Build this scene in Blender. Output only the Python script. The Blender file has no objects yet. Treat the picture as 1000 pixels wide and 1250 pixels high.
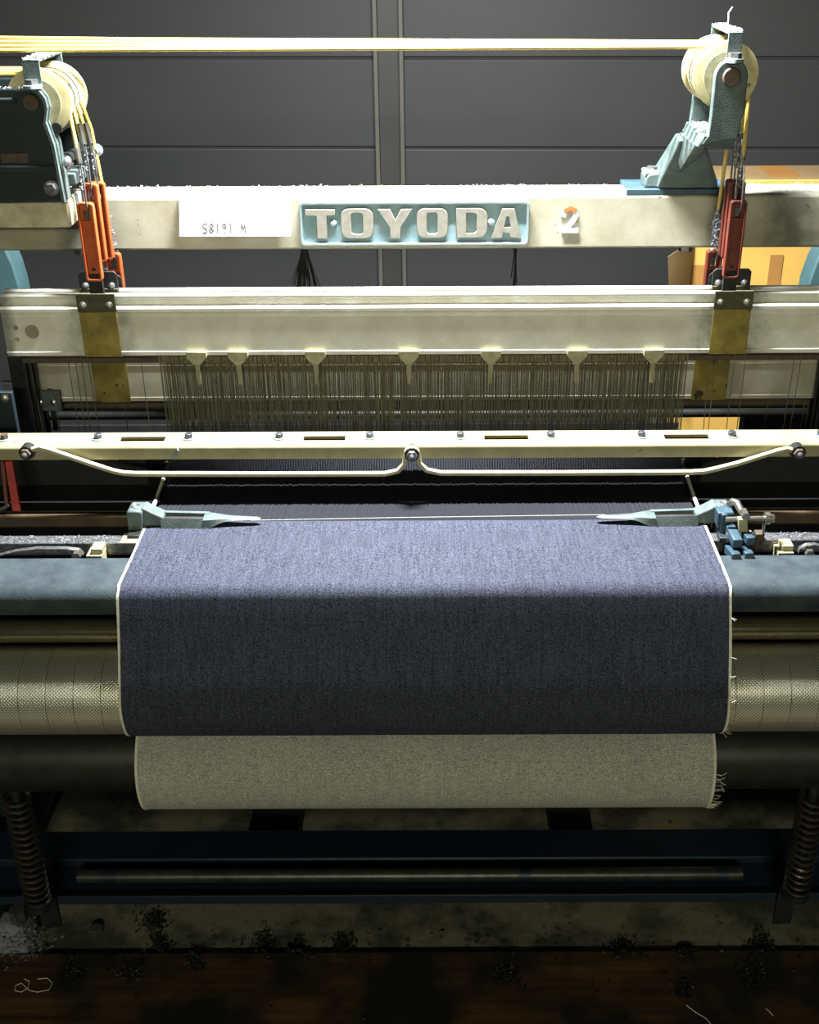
import bpy, bmesh, math, random
from mathutils import Vector, Matrix
random.seed(7)
C = bpy.context.scene.collection
R = math.radians

# ------------------------------------------------------------------ camera
H, PITCH, ROLL, F = 1.65, R(27.0), R(0.25), 1450.0     # eye height, tilt down, roll, focal length in pixels (1000x1250)
PX, PY = 530.0, 625.0
cd = bpy.data.cameras.new('camera')
cam = bpy.data.objects.new('camera', cd); C.objects.link(cam)
cd.sensor_fit = 'VERTICAL'; cd.sensor_height = 24.0; cd.sensor_width = 19.2
cd.lens = 24.0 * F / 1250.0
cd.shift_x = -(PX - 500.0) / 1250.0
cd.clip_start = 0.05
cam.matrix_world = Matrix.Translation((0, 0, H)) @ Matrix.Rotation(R(90) - PITCH, 4, 'X') @ Matrix.Rotation(-ROLL, 4, 'Z')
bpy.context.scene.camera = cam

# ------------------------------------------------------------------ light
w = bpy.data.worlds.new('world'); bpy.context.scene.world = w
w.use_nodes = True
w.node_tree.nodes['Background'].inputs[0].default_value = (0.55, 0.95, 0.85, 1)
w.node_tree.nodes['Background'].inputs[1].default_value = 0.010


def area(name, loc, target, sx, sy, power, col):
    l = bpy.data.lights.new(name, 'AREA'); l.shape = 'RECTANGLE'; l.size = sx; l.size_y = sy
    l.energy = power; l.color = col
    o = bpy.data.objects.new(name, l); C.objects.link(o); o.location = loc
    d = Vector(target) - Vector(loc)
    o.rotation_euler = d.to_track_quat('-Z', 'Y').to_euler()
    return o


area('ceiling_tube_lamp', (-0.02, 1.825, 2.06), (-0.02, 1.825, 0.0), 0.42, 0.06, 158, (0.94, 0.97, 1.0))
area('room_lamp_behind', (0.0, -4.2, 2.9), (0.0, 1.6, 0.7), 1.6, 0.30, 118, (1.0, 0.98, 0.74))
vs = bpy.context.scene.view_settings
bpy.context.scene.display_settings.display_device = 'sRGB'
vs.view_transform = 'Standard'; vs.look = 'None'; vs.gamma = 1.0; vs.use_curve_mapping = False
vs.exposure = 0.0


# ------------------------------------------------------------------ helpers
def ray(x, y):
    a = (x - PX) / F; b = (y - PY) / F
    u = a * math.cos(ROLL) - b * math.sin(ROLL); v = a * math.sin(ROLL) + b * math.cos(ROLL)
    c, s = math.cos(PITCH), math.sin(PITCH)
    return Vector((u, c - v * s, -s - v * c))


def atY(x, y, Y):
    r = ray(x, y); return Vector((0, 0, H)) + r * (Y / r.y)


def atZ(x, y, Z):
    r = ray(x, y); return Vector((0, 0, H)) + r * ((Z - H) / r.z)


class MB:
    def __init__(s): s.bm = bmesh.new()

    def face(s, vs_):
        try: return s.bm.faces.new(vs_)
        except ValueError: return None

    def box(s, x0, x1, y0, y1, z0, z1):
        v = [s.bm.verts.new((x, y, z)) for x in (x0, x1) for y in (y0, y1) for z in (z0, z1)]
        for q in ((0, 1, 3, 2), (4, 6, 7, 5), (0, 4, 5, 1), (2, 3, 7, 6), (0, 2, 6, 4), (1, 5, 7, 3)):
            s.face([v[i] for i in q])
        return s

    def hull(s, pts):
        v = [s.bm.verts.new(p) for p in pts]
        r = bmesh.ops.convex_hull(s.bm, input=v)
        dead = [e for e in r['geom_interior'] if isinstance(e, bmesh.types.BMVert)]
        if dead: bmesh.ops.delete(s.bm, geom=dead, context='VERTS')
        return s

    def loops(s, ls, closed=True, cap=True):
        vl = [[s.bm.verts.new(p) for p in l] for l in ls]
        n = len(ls[0])
        for a, b in zip(vl, vl[1:]):
            for i in range(n if closed else n - 1):
                j = (i + 1) % n
                s.face((a[i], a[j], b[j], b[i]))
        if cap:
            s.face(vl[0][::-1]); s.face(vl[-1])
        return s

    def cyl(s, p0, p1, r, seg=16, r1=None, cap=True):
        p0, p1 = Vector(p0), Vector(p1); d = (p1 - p0).normalized()
        a = d.orthogonal().normalized(); b = d.cross(a)
        if abs(d.y) > .9: a, b = Vector((1, 0, 0)), Vector((0, 0, 1))
        ls = []
        for p, q in ((p0, r), (p1, r if r1 is None else r1)):
            ls.append([p + (a * math.cos(2 * math.pi * i / seg) + b * math.sin(2 * math.pi * i / seg)) * q for i in range(seg)])
        return s.loops(ls, cap=cap)

    def lathe(s, prof, c, d, seg=32):
        c, d = Vector(c), Vector(d).normalized(); a = d.orthogonal().normalized(); b = d.cross(a)
        ls = [[c + d * t + (a * math.cos(2 * math.pi * i / seg) + b * math.sin(2 * math.pi * i / seg)) * q for i in range(seg)] for t, q in prof]
        return s.loops(ls)

    def tube(s, pts, r, seg=8, r_end=None):
        pts = [Vector(p) for p in pts]; ls = []; a = None; n = len(pts)
        for i, p in enumerate(pts):
            d = (pts[min(i + 1, n - 1)] - pts[max(i - 1, 0)]).normalized()
            a = d.orthogonal().normalized() if a is None else (a - d * a.dot(d)).normalized()
            b = d.cross(a)
            q = r if r_end is None else r + (r_end - r) * i / (n - 1)
            ls.append([p + (a * math.cos(2 * math.pi * k / seg) + b * math.sin(2 * math.pi * k / seg)) * q for k in range(seg)])
        return s.loops(ls)

    @staticmethod
    def _m(ax, p, t):
        return {'X': (t, p[0], p[1]), 'Y': (p[0], t, p[1]), 'Z': (p[0], p[1], t)}[ax]

    def prism(s, out, ax, a, b):
        return s.loops([[s._m(ax, p, a) for p in out], [s._m(ax, p, b) for p in out]])

    def ring(s, out, inn, ax, a, b):
        n = len(out)
        L = [[s.bm.verts.new(s._m(ax, p, t)) for p in l] for l in (out, inn) for t in (a, b)]
        oa, ob, ia, ib = L
        for i in range(n):
            j = (i + 1) % n
            for q in ((oa[i], oa[j], ob[j], ob[i]), (ia[j], ia[i], ib[i], ib[j]), (oa[j], oa[i], ia[i], ia[j]), (ob[i], ob[j], ib[j], ib[i])):
                s.face(q)
        return s

    def stroke(s, pts, wd, ax, a, b):
        for k, (p, q) in enumerate(zip(pts, pts[1:])):
            a -= .00012
            p, q = Vector(p), Vector(q); d = (q - p).normalized() * wd / 2; n = Vector((-d.y, d.x))
            s.prism([p - d * .6 + n, p - d * .6 - n, q + d * .6 - n, q + d * .6 + n], ax, a, b)
        return s

    def build(s, name, mat, parent=None, bevel=0, ang=35, seg=2):
        bmesh.ops.recalc_face_normals(s.bm, faces=s.bm.faces[:])
        me = bpy.data.meshes.new(name); s.bm.to_mesh(me); s.bm.free()
        me.materials.append(mat)
        o = bpy.data.objects.new(name, me); C.objects.link(o)
        me.polygons.foreach_set('use_smooth', [True] * len(me.polygons))
        me.set_sharp_from_angle(angle=R(ang))
        if bevel:
            m = o.modifiers.new('bevel', 'BEVEL'); m.width = bevel; m.segments = seg; m.limit_method = 'ANGLE'; m.angle_limit = R(40)
        if parent is not None: adopt(o, parent)
        return o


def adopt(o, parent):
    o.parent = parent
    if parent.type == 'EMPTY': o.matrix_parent_inverse = Matrix.Translation(-Vector(parent.location))


def tag(o, label=None, cat=None, group=None, kind=None):
    if label: o['label'] = label
    if cat: o['category'] = cat
    if group: o['group'] = group
    if kind: o['kind'] = kind
    return o


def thing(name, loc, label, cat, group=None):
    o = bpy.data.objects.new(name, None); C.objects.link(o); o.location = loc; o.empty_display_size = .02
    return tag(o, label, cat, group)


def arc(cx, cy, r, a0, a1, n):
    return [(cx + r * math.cos(R(a0 + (a1 - a0) * i / (n - 1))), cy + r * math.sin(R(a0 + (a1 - a0) * i / (n - 1)))) for i in range(n)]


def rrect(x0, x1, z0, z1, r, n=5):
    return arc(x1 - r, z1 - r, r, 0, 90, n) + arc(x0 + r, z1 - r, r, 90, 180, n) + arc(x0 + r, z0 + r, r, 180, 270, n) + arc(x1 - r, z0 + r, r, 270, 360, n)


# ------------------------------------------------------------------ materials
class NT:
    def __init__(s, name):
        s.m = bpy.data.materials.new(name); s.m.use_nodes = True
        s.t = s.m.node_tree; s.p = s.t.nodes['Principled BSDF']
        s.co = s.n('ShaderNodeTexCoord').outputs['Object']

    def n(s, ty, **k):
        x = s.t.nodes.new(ty)
        for a, b in k.items(): setattr(x, a, b)
        return x

    def L(s, a, b): s.t.links.new(a, b)

    def noise(s, scale, detail=4, rough=.55, stretch=None):
        x = s.n('ShaderNodeTexNoise'); x.inputs['Scale'].default_value = scale; x.inputs['Detail'].default_value = detail; x.inputs['Roughness'].default_value = rough
        src = s.co
        if stretch:
            mp = s.n('ShaderNodeMapping'); mp.inputs['Scale'].default_value = stretch; s.L(src, mp.inputs[0]); src = mp.outputs[0]
        s.L(src, x.inputs['Vector']); return x.outputs[0]

    def ramp(s, fac, a, b, ca=(0, 0, 0, 1), cb=(1, 1, 1, 1)):
        x = s.n('ShaderNodeValToRGB'); e = x.color_ramp.elements
        e[0].position = a; e[1].position = b; e[0].color = ca; e[1].color = cb
        s.L(fac, x.inputs[0]); return x.outputs[0]

    def mix(s, fac, a, b, mode='MIX'):
        x = s.n('ShaderNodeMix', data_type='RGBA', blend_type=mode)
        for v, i in ((fac, 0), (a, 6), (b, 7)):
            if hasattr(v, 'is_output'): s.L(v, x.inputs[i])
            else: x.inputs[i].default_value = v if i == 0 else (*v[:3], 1)
        return x.outputs[2]

    def bump(s, h, strength, dist=.001):
        x = s.n('ShaderNodeBump'); x.inputs['Strength'].default_value = strength; x.inputs['Distance'].default_value = dist
        s.L(h, x.inputs['Height']); s.L(x.outputs[0], s.p.inputs['Normal'])

    def col(s, c):
        if hasattr(c, 'is_output'): s.L(c, s.p.inputs['Base Color'])
        else: s.p.inputs['Base Color'].default_value = (*c[:3], 1)

    def set(s, rough=.5, metal=0, spec=.5):
        s.p.inputs['Roughness'].default_value = rough; s.p.inputs['Metallic'].default_value = metal
        s.p.inputs['Specular IOR Level'].default_value = spec
        return s.m


def worn(name, base, dirt, rough=.5, metal=0, amt=.5, scale=25, spots=None, bump=.15, spot_at=.68, spot_scale=90, spec=.5, smudge=()):
    """paint or metal with cloudy dirt, fine grain and dark chips"""
    t = NT(name)
    c = t.mix(t.ramp(t.noise(scale, 6, .65), .5 - amt * .35, .95 - amt * .3), dirt, base) if amt else base
    big = t.ramp(t.noise(scale * .25, 3), .3, .7)
    c = t.mix(t.mix(.25, (1, 1, 1), big), c, c, 'MIX') if False else c
    gr = t.noise(420, 2)
    c = t.mix(.22, c, t.ramp(gr, .25, .75, (.55, .55, .55, 1), (1, 1, 1, 1)), 'MULTIPLY')
    if spots:
        c = t.mix(t.ramp(t.noise(spot_scale, 3, .6), spot_at, spot_at + .03), c, spots)
    for cx, wd in smudge:                                  # oily smears rubbed on where hands and hooks touch
        sx = t.n('ShaderNodeSeparateXYZ'); t.L(t.co, sx.inputs[0])
        def mth(op, a, b):
            m_ = t.n('ShaderNodeMath', operation=op)
            for i_, v_ in enumerate((a, b)):
                if hasattr(v_, 'is_output'): t.L(v_, m_.inputs[i_])
                else: m_.inputs[i_].default_value = v_
            return m_.outputs[0]
        d_ = mth('ABSOLUTE', mth('SUBTRACT', sx.outputs[0], cx), 0)
        near = mth('SUBTRACT', 1.0, mth('DIVIDE', d_, wd))
        near = mth('MAXIMUM', near, 0.0)
        c = t.mix(t.ramp(mth('MULTIPLY', near, t.noise(38, 5, .7)), .16, .42, (0, 0, 0, 1), (.70, .70, .70, 1)), c, (.08, .085, .075))
    t.col(c)
    if bump: t.bump(gr, bump, .0006)
    return t.set(rough, metal, spec)


M = {}
M['alu_dim'] = worn('shade_toned_rail', (.46, .44, .34), (.30, .28, .20), .5, .05, .4, 25, (.12, .10, .06), .06, .72, 55)  # anodised rail dimmed in colour for the shade behind the heald wires
M['cream'] = worn('cream_paint', (.52, .505, .41), (.36, .335, .24), .38, 0, .35, 14, (.05, .045, .03), .08, .70, 60, .5, ((.60, .085), (-.60, .05)))
M['cream_low'] = worn('cream_paint_dirty', (.74, .70, .50), (.38, .34, .20), .4, 0, .5, 30, (.05, .045, .03), .1, .73, 70)
M['cream_rail'] = worn('cream_paint_shaded', (.40, .365, .20), (.26, .23, .12), .4, 0, .4, 30, (.05, .045, .03), .1, .70, 70)  # cream paint made darker and yellower to carry the rail front's shade
M['cream_plain'] = worn('cream_cast', (.50, .47, .28), (.30, .27, .14), .5, 0, .4, 60)
M['alu'] = worn('anodised_rail', (.86, .86, .79), (.64, .62, .52), .42, .05, .25, 18, (.22, .18, .10), .06, .75, 55, .5, ((-.536, .085), (.478, .095), (-.69, .03)))
M['steel'] = worn('bare_steel', (.55, .55, .50), (.25, .22, .16), .3, .9, .5, 60)
M['bolt'] = worn('bolt_steel', (.42, .43, .44), (.12, .11, .10), .35, .8, .5, 150)
M['dusty_rod'] = worn('dusty_rod', (.09, .09, .075), (.03, .03, .026), .4, .5, .5, 40)
M['spring'] = worn('rusty_spring', (.11, .095, .07), (.04, .035, .03), .4, .7, .5, 60)
M['hex'] = worn('dark_hex_bolt', (.14, .15, .17), (.05, .05, .06), .4, .7, .5, 150)
M['rod_steel'] = worn('oily_polished_rod', (.62, .56, .36), (.40, .36, .2), .14, .9, .5, 60)
M['dark_steel'] = worn('dark_oiled_steel', (.030, .034, .032), (.012, .012, .010), .45, .4, .5, 40)
M['black'] = worn('greasy_black', (.012, .014, .013), (.006, .006, .005), .6, 0, .5, 40)
M['teal_metal'] = worn('teal_beam', (.050, .064, .068), (.012, .018, .027), .60, 0, .85, 26, (.06, .056, .03), .7, .72, 14, .15)
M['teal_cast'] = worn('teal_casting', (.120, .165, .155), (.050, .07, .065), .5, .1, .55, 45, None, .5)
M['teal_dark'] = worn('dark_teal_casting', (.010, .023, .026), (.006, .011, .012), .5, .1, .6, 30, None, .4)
M['teal_cover'] = worn('teal_cover', (.045, .105, .11), (.03, .065, .07), .45, 0, .4, 12)
M['blue_paint'] = worn('blue_paint', (.042, .088, .122), (.022, .042, .058), .45, 0, .5, 40, (.25, .25, .2), .3, .74, 120)
M['blue_deep'] = worn('deep_blue_paint', (.004, .017, .040), (.003, .010, .020), .5, 0, .5, 30)
M['brass'] = worn('brass_strap', (.40, .31, .07), (.16, .12, .03), .42, .45, .55, 30, (.05, .04, .02), .1, .64, 28)
M['dirty_brass'] = worn('grimy_brass', (.09, .075, .03), (.03, .028, .015), .5, .3, .6, 60, (.16, .10, .04), .2, .66, 60)
M['red'] = worn('orange_red_plastic', (.62, .125, .026), (.42, .075, .018), .42, 0, .35, 60)
M['red_dull'] = worn('dull_red_plastic', (.21, .032, .015), (.09, .018, .011), .48, 0, .6, 60)
M['scarlet'] = worn('scarlet_strap', (.60, .03, .015), (.3, .02, .01), .4, 0, .3, 40)
M['nylon'] = worn('nylon_wheel', (.74, .68, .40), (.45, .38, .18), .35, 0, .5, 30, (.20, .16, .10), .05, .70, 30)
M['groove'] = worn('worn_groove_grey', (.20, .215, .25), (.11, .12, .14), .5, 0, .4, 80)
M['cord'] = worn('yellow_cord', (.78, .56, .12), (.55, .38, .08), .5, 0, .4, 200)
M['lint'] = worn('white_lint', (.82, .84, .84), (.55, .58, .60), .9, 0, .3, 200)
M['grey_lint'] = worn('grey_lint', (.30, .32, .34), (.14, .15, .17), .9, 0, .5, 120)
M['paper'] = worn('white_paper', (.92, .92, .89), (.90, .90, .86), .6, 0, .1, 10, None, 0)
M['ink'] = NT('faint_grey_ink'); M['ink'].col((.035, .037, .040)); M['ink'] = M['ink'].set(.7)
M['orange'] = NT('orange_print'); M['orange'].col((.80, .17, .05)); M['orange'] = M['orange'].set(.5)
M['letter'] = worn('letter_metal', (.34, .33, .29), (.24, .225, .18), .45, .2, .5, 90, None, .4)
M['plate_blue'] = worn('nameplate_blue', (.17, .33, .40), (.26, .36, .36), .5, 0, .5, 60, None, .5)
M['plate_rim'] = worn('nameplate_rim', (.36, .42, .44), (.22, .29, .31), .42, .2, .5, 80)
M['rust_pin'] = worn('rusty_pin', (.13, .085, .055), (.06, .045, .03), .55, .3, .5, 90)
M['brown_wood'] = worn('brown_wood', (.11, .070, .030), (.05, .03, .014), .5, 0, .5, 30)
M['heald'] = worn('heald_wire', (.28, .25, .14), (.16, .145, .08), .4, .6, .5, 80)
M['yarn_black'] = worn('black_yarn', (.008, .009, .010), (.004, .004, .005), .8, 0, .3, 40)
M['selvedge'] = worn('white_selvedge', (.80, .77, .66), (.55, .50, .38), .8, 0, .4, 200)
M['rod'] = worn('cream_rod', (.55, .53, .36), (.38, .35, .21), .35, 0, .4, 60)
M['box'] = worn('yellow_cardboard', (.62, .38, .075), (.50, .29, .06), .7, 0, .4, 8)
M['box_brown'] = worn('brown_cardboard', (.30, .20, .09), (.22, .14, .06), .7, 0, .4, 8)
M['box_print'] = worn('brown_tape', (.36, .17, .04), (.28, .13, .03), .6, 0, .4, 12)
M['wall'] = worn('grey_siding', (.036, .037, .036), (.030, .0315, .0305), .55, 0, .5, 3, (.09, .09, .09), .05, .80, 40)
M['wall_joint'] = worn('joint_backing', (.03, .03, .03), (.025, .025, .025), .8, 0, .5, 3)
M['post'] = worn('grey_post', (.038, .036, .031), (.028, .028, .024), .5, 0, .5, 8)
M['post_edge'] = worn('pale_post_edge', (.12, .11, .09), (.08, .075, .06), .5, 0, .5, 8)


def denim(name, warp, weft, bias, grain, cross, gloss=.9, spec=.1):
    t = NT(name)
    fine = t.noise(620, 2, .7)
    slub = t.noise(1.0, 3, .6, (330, 26, 26))            # long vertical warp slubs
    wl = t.noise(1.0, 2, .6, (90, 480, 480))             # short weft streaks
    cloud = t.noise(9, 3, .6)
    def ma(a, b, k):
        m_ = t.n('ShaderNodeMath', operation='MULTIPLY_ADD'); t.L(a, m_.inputs[0]); m_.inputs[1].default_value = k
        if b is None: m_.inputs[2].default_value = 0
        else: t.L(b, m_.inputs[2])
        return m_.outputs[0]
    v = ma(fine, None, .74); v = ma(slub, v, .26 * (1 - cross)); v = ma(wl, v, .26 * cross)
    f = t.ramp(v, bias - grain, bias + grain)
    col = t.mix(f, warp, weft)
    col = t.mix(.30, col, t.ramp(cloud, .3, .7, (.70, .70, .72, 1), (1, 1, 1, 1)), 'MULTIPLY')
    t.col(col); t.bump(v, .35, .0006)
    return t.set(gloss, 0, spec)


M['denim'] = denim('indigo_denim', (.005, .0075, .016), (.075, .081, .111), .52, .13, .25, .80, .16)
M['denim_back'] = denim('grey_denim_back', (.15, .16, .145), (.52, .52, .44), .49, .12, .6)
M['warp'] = worn('indigo_warp', (.0075, .009, .017), (.0045, .0055, .010), .8, 0, .4, 200)


def perforated():
    t = NT('perforated_steel')
    uv = t.n('ShaderNodeUVMap').outputs[0]
    mp = t.n('ShaderNodeMapping'); mp.inputs['Rotation'].default_value = (0, 0, R(45)); t.L(uv, mp.inputs[0])
    v = t.n('ShaderNodeTexVoronoi', voronoi_dimensions='2D'); v.inputs['Scale'].default_value = 1 / .0033; v.inputs['Randomness'].default_value = 0
    t.L(mp.outputs[0], v.inputs['Vector'])
    hole = t.ramp(v.outputs['Distance'], .17, .33)
    c = t.mix(hole, (.025, .025, .018), (.80, .78, .64))
    c = t.mix(t.ramp(t.noise(30, 5), .35, .75), c, t.mix(.30, c, (.3, .29, .2)))
    t.col(c); t.bump(hole, .35, .0005)
    return t.set(.28, .75)


M['perforated'] = perforated()


def concrete():
    t = NT('dirty_concrete')
    c = t.mix(t.ramp(t.noise(7, 5, .65), .42, .56), (.035, .038, .030), (.20, .185, .12))
    c = t.mix(t.ramp(t.noise(60, 4), .35, .7), t.mix(.5, c, (.1, .1, .08)), c)
    c = t.mix(t.ramp(t.noise(18, 3), .66, .72), c, (.01, .012, .012))
    t.col(c); t.bump(t.noise(120, 4), .4, .002)
    return t.set(.8, 0, .3)


def board():
    t = NT('stained_board')
    g = t.noise(1.0, 5, .65, (3, 60, 60))
    c = t.mix(t.ramp(g, .35, .7), (.035, .020, .009), (.13, .065, .024))
    c = t.mix(t.ramp(t.noise(6, 4, .6), .42, .60), (.014, .013, .011), c)
    t.col(c); t.bump(g, .4, .001)
    return t.set(.55, 0, .4)


M['concrete'] = concrete(); M['board'] = board()

# ------------------------------------------------------------------ setting
floor = tag(MB().box(-3, 3, -1.5, 4.2, -.05, 0).build('floor', M['concrete']), kind='structure')
for y0, y1 in ((1.22, 1.512), (.925, 1.217), (.63, .922)):
    MB().box(-2.0, 2.0, y0, y1, .001, .012).build('plank', M['board'], floor, bevel=.003)

WY = 3.62                                              # back wall, its far end a little nearer
def wy(x): return WY - .035 * x
wall = MB().hull([(x, wy(x) + d, z) for x in (-3, 3) for d in (.006, .12) for z in (0, 3.2)]).build('wall_back', M['wall_joint'])
tag(wall, kind='structure')
seam0 = atY(720, 70, wy(.43)).z; rowh = seam0 - atY(720, 180, wy(.43)).z
px0, px1 = atY(457, 20, WY).x, atY(491, 20, WY).x
k = -8
while seam0 + k * rowh < 3.15:
    z0 = max(seam0 + k * rowh, .001); z1 = min(seam0 + (k + 1) * rowh - .005, 3.2); k += 1
    if z1 < .03: continue
    for xa, xb in ((-3, px0 + .006), (px1 - .006, 3)):
        MB().hull([(x, wy(x) + d, z) for x in (xa, xb) for d in (0, .025) for z in (z0, z1)]).build('panel', M['wall'], wall, bevel=.004)
yc = wy((px0 + px1) / 2)
post = MB().box(px0, px1, yc - .015, yc + .03, 0, 3.2).build('trim_1', M['post'], bevel=.002)
tag(post, kind='structure')
for xa in (px0 - .004, px1 - .010):
    MB().box(xa, xa + .013, yc - .055, yc + .02, 0, 3.2).build('flange', M['post_edge'], post, bevel=.002)

# cardboard boxes behind the loom
bx = thing('cardboard_box', (.95, 2.9, 0), 'large yellow cardboard box with brown tape standing on the floor behind the loom', 'box')
zt = atY(950, 219, 2.75).z; xl = atY(846, 330, 2.75).x
MB().box(xl, 1.45, 2.75, atZ(950, 202, zt + .004).y, .002, zt).build('carton', M['box'], bx, bevel=.004)
f0, f1 = atY(812, 308, 2.70), atY(850, 345, 2.70)
MB().hull([(xl - .005, 2.74, f0.z + .02), (xl - .005, 2.745, .60), (f0.x, 2.66, f0.z), (f0.x + .04, 2.66, .60), (xl - .001, 2.748, f0.z + .02), (xl - .001, 2.75, .60), (f0.x, 2.664, f0.z), (f0.x + .04, 2.664, .6)]).build('flap', M['box_brown'], bx)
for xx, yy, wd, hh in ((945, 340, 16, 60), (851, 336, 22, 26)):
    p = atY(xx, yy, 2.75); s_ = 2.75 / 1450
    MB().box(p.x - wd * s_ / 2, p.x + wd * s_ / 2, 2.7475, 2.751, p.z - hh * s_ / 2, p.z + hh * s_ / 2).build('tape', M['box_print'], bx)
yb_ = atZ(950, 202, zt + .004).y
MB().box(xl + .03, 1.44, 2.752, yb_, zt + .0002, zt + .004).build('lid', M['box_brown'], bx)
p = atZ(957, 214, zt + .004)
MB().box(p.x - .035, p.x + .035, 2.752, yb_ - .005, zt + .004, zt + .0048).build('tape', M['box_print'], bx)

# ------------------------------------------------------------------ loom frame: sides, arch beam, lower cross bars
BY, BZ0, BZ1 = 1.98, 1.137, 1.2245                     # front of the arch beam, bottom, top
for sx, lab in ((-1, 'dark iron loom end frame nearer the pulley housing'), (1, 'dark iron loom end frame nearer the single pulley stand')):
    t = thing('loom_end_frame', (sx * .86, 1.8, 0), lab, 'loom frame', 'end frames of the loom')
    x0, x1 = sorted((sx * .84, sx * .90))
    MB().box(x0, x1, 1.30, 1.42, 0, .80).build('front_post', M['teal_dark'], t, bevel=.008)
    MB().box(x0, x1, 1.95, 2.10, 0, BZ0 - .001).build('rear_post', M['teal_dark'], t, bevel=.008)
    MB().box(x0, x1, 1.42, 1.95, .70, .80).build('side_rail', M['teal_dark'], t, bevel=.008)
    MB().box(x0, x1, 1.42, 1.95, .08, .16).build('side_rail', M['teal_dark'], t, bevel=.008)
    a, b = sorted((sx * .78, sx * .96))
    MB().box(a, b, 1.28, 2.14, .0, .03).build('foot', M['teal_dark'], t, bevel=.006)

beam = thing('arch_beam', (0, 2.02, BZ0), 'cream painted steel beam spanning the loom and bearing the raised nameplate', 'beam')
MB().box(-1.05, 1.05, BY, BY + .09, BZ0, BZ1).build('beam_tube', M['cream'], beam, bevel=.004)
# nut plates under the beam
for x, y in ((838, 308), (97, 312)):
    p = atY(x, y, BY + .02)
    MB().cyl((p.x, BY + .03, BZ0 - .012), (p.x, BY + .03, BZ0), .012, 6).build('nut', M['bolt'], beam)
# bracket plate carrying the pulley housing
bz0, bz1 = atY(40, 278, 1.87).z, atY(40, 246, 1.87).z
bxr = atY(84, 262, 1.87).x
MB().box(-.95, bxr, 1.87, 1.978, bz0, bz1).build('mounting_shelf', M['cream_low'], beam, bevel=.002)
MB().box(bxr + .0005, bxr + .006, 1.915, 1.977, bz0 + .002, bz1 + .004).build('shelf_end_plate', M['plate_rim'], beam, bevel=.001)

# nameplate with raised letters
npx = lambda cx: atY(360 + cx / 3.39, 270, BY).x
_zt, _zb = atY(505, 245.3, BY).z, atY(505, 297.0, BY).z
npz = lambda cy: _zt + (_zb - _zt) * (cy - 35) / 175.0
plate = MB().prism(rrect(npx(25), npx(965), npz(210), npz(35), .006), 'Y', BY - .004, BY).build('nameplate', M['plate_blue'], beam)
plate['label'] = 'pale blue metal nameplate with raised silver letters'
MB().ring(rrect(npx(22), npx(968), npz(213), npz(32), .007), rrect(npx(33), npx(957), npz(202), npz(43), .005), 'Y', BY - .011, BY - .002).build('rim', M['plate_rim'], plate, bevel=.001)
y0, y1 = BY - .012, BY - .003
def LP(*pts): return [(npx(a), npz(b)) for a, b in pts]
def letter(mb): return mb.build('letter', M['letter'], plate, bevel=.0007)
letter(MB().prism(LP((47, 62), (170, 62), (170, 86), (135, 88), (135, 182), (93, 182), (93, 88), (47, 86)), 'Y', y0, y1))
for xa, xb in ((193, 326), (505, 633)):
    letter(MB().ring(rrect(npx(xa), npx(xb), npz(180), npz(60), .0125), rrect(npx(xa + 42), npx(xb - 43), npz(165), npz(76), .005), 'Y', y0, y1))
letter(MB().prism(LP((345, 62), (396, 62), (417, 108), (440, 62), (487, 62), (438, 138), (438, 182), (393, 182), (393, 138)), 'Y', y0, y1))
xa, xb = npx(668), npx(796)
do = arc(xb - .014, npz(60) - .014, .014, 0, 90, 5) + [(xa, npz(60))] * 1 + [(xa, npz(180))] * 1 + arc(xb - .014, npz(180) + .014, .014, 270, 360, 5)
xi0, xi1 = npx(709), npx(752)
di = arc(xi1 - .006, npz(78) - .006, .006, 0, 90, 5) + [(xi0, npz(78)), (xi0, npz(163))] + arc(xi1 - .006, npz(163) + .006, .006, 270, 360, 5)
letter(MB().ring(do, di, 'Y', y0, y1))
A = MB().ring(LP((856, 62), (906, 62), (937, 182), (893, 182), (887, 160), (861, 160), (856, 182), (813, 182)),
              LP((873, 94), (885, 94), (893, 137), (891, 138), (888, 138), (870, 138), (867, 138), (865, 137)), 'Y', y0, y1)
letter(A)
for cx, cy in ((160, 122), (811, 120)):
    MB().lathe([(0, .0062), (.005, .0062), (.0075, .004), (.008, .0008)], (npx(cx), BY - .003, npz(cy)), (0, -1, 0), 14).build('rivet', M['plate_rim'], plate)

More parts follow.
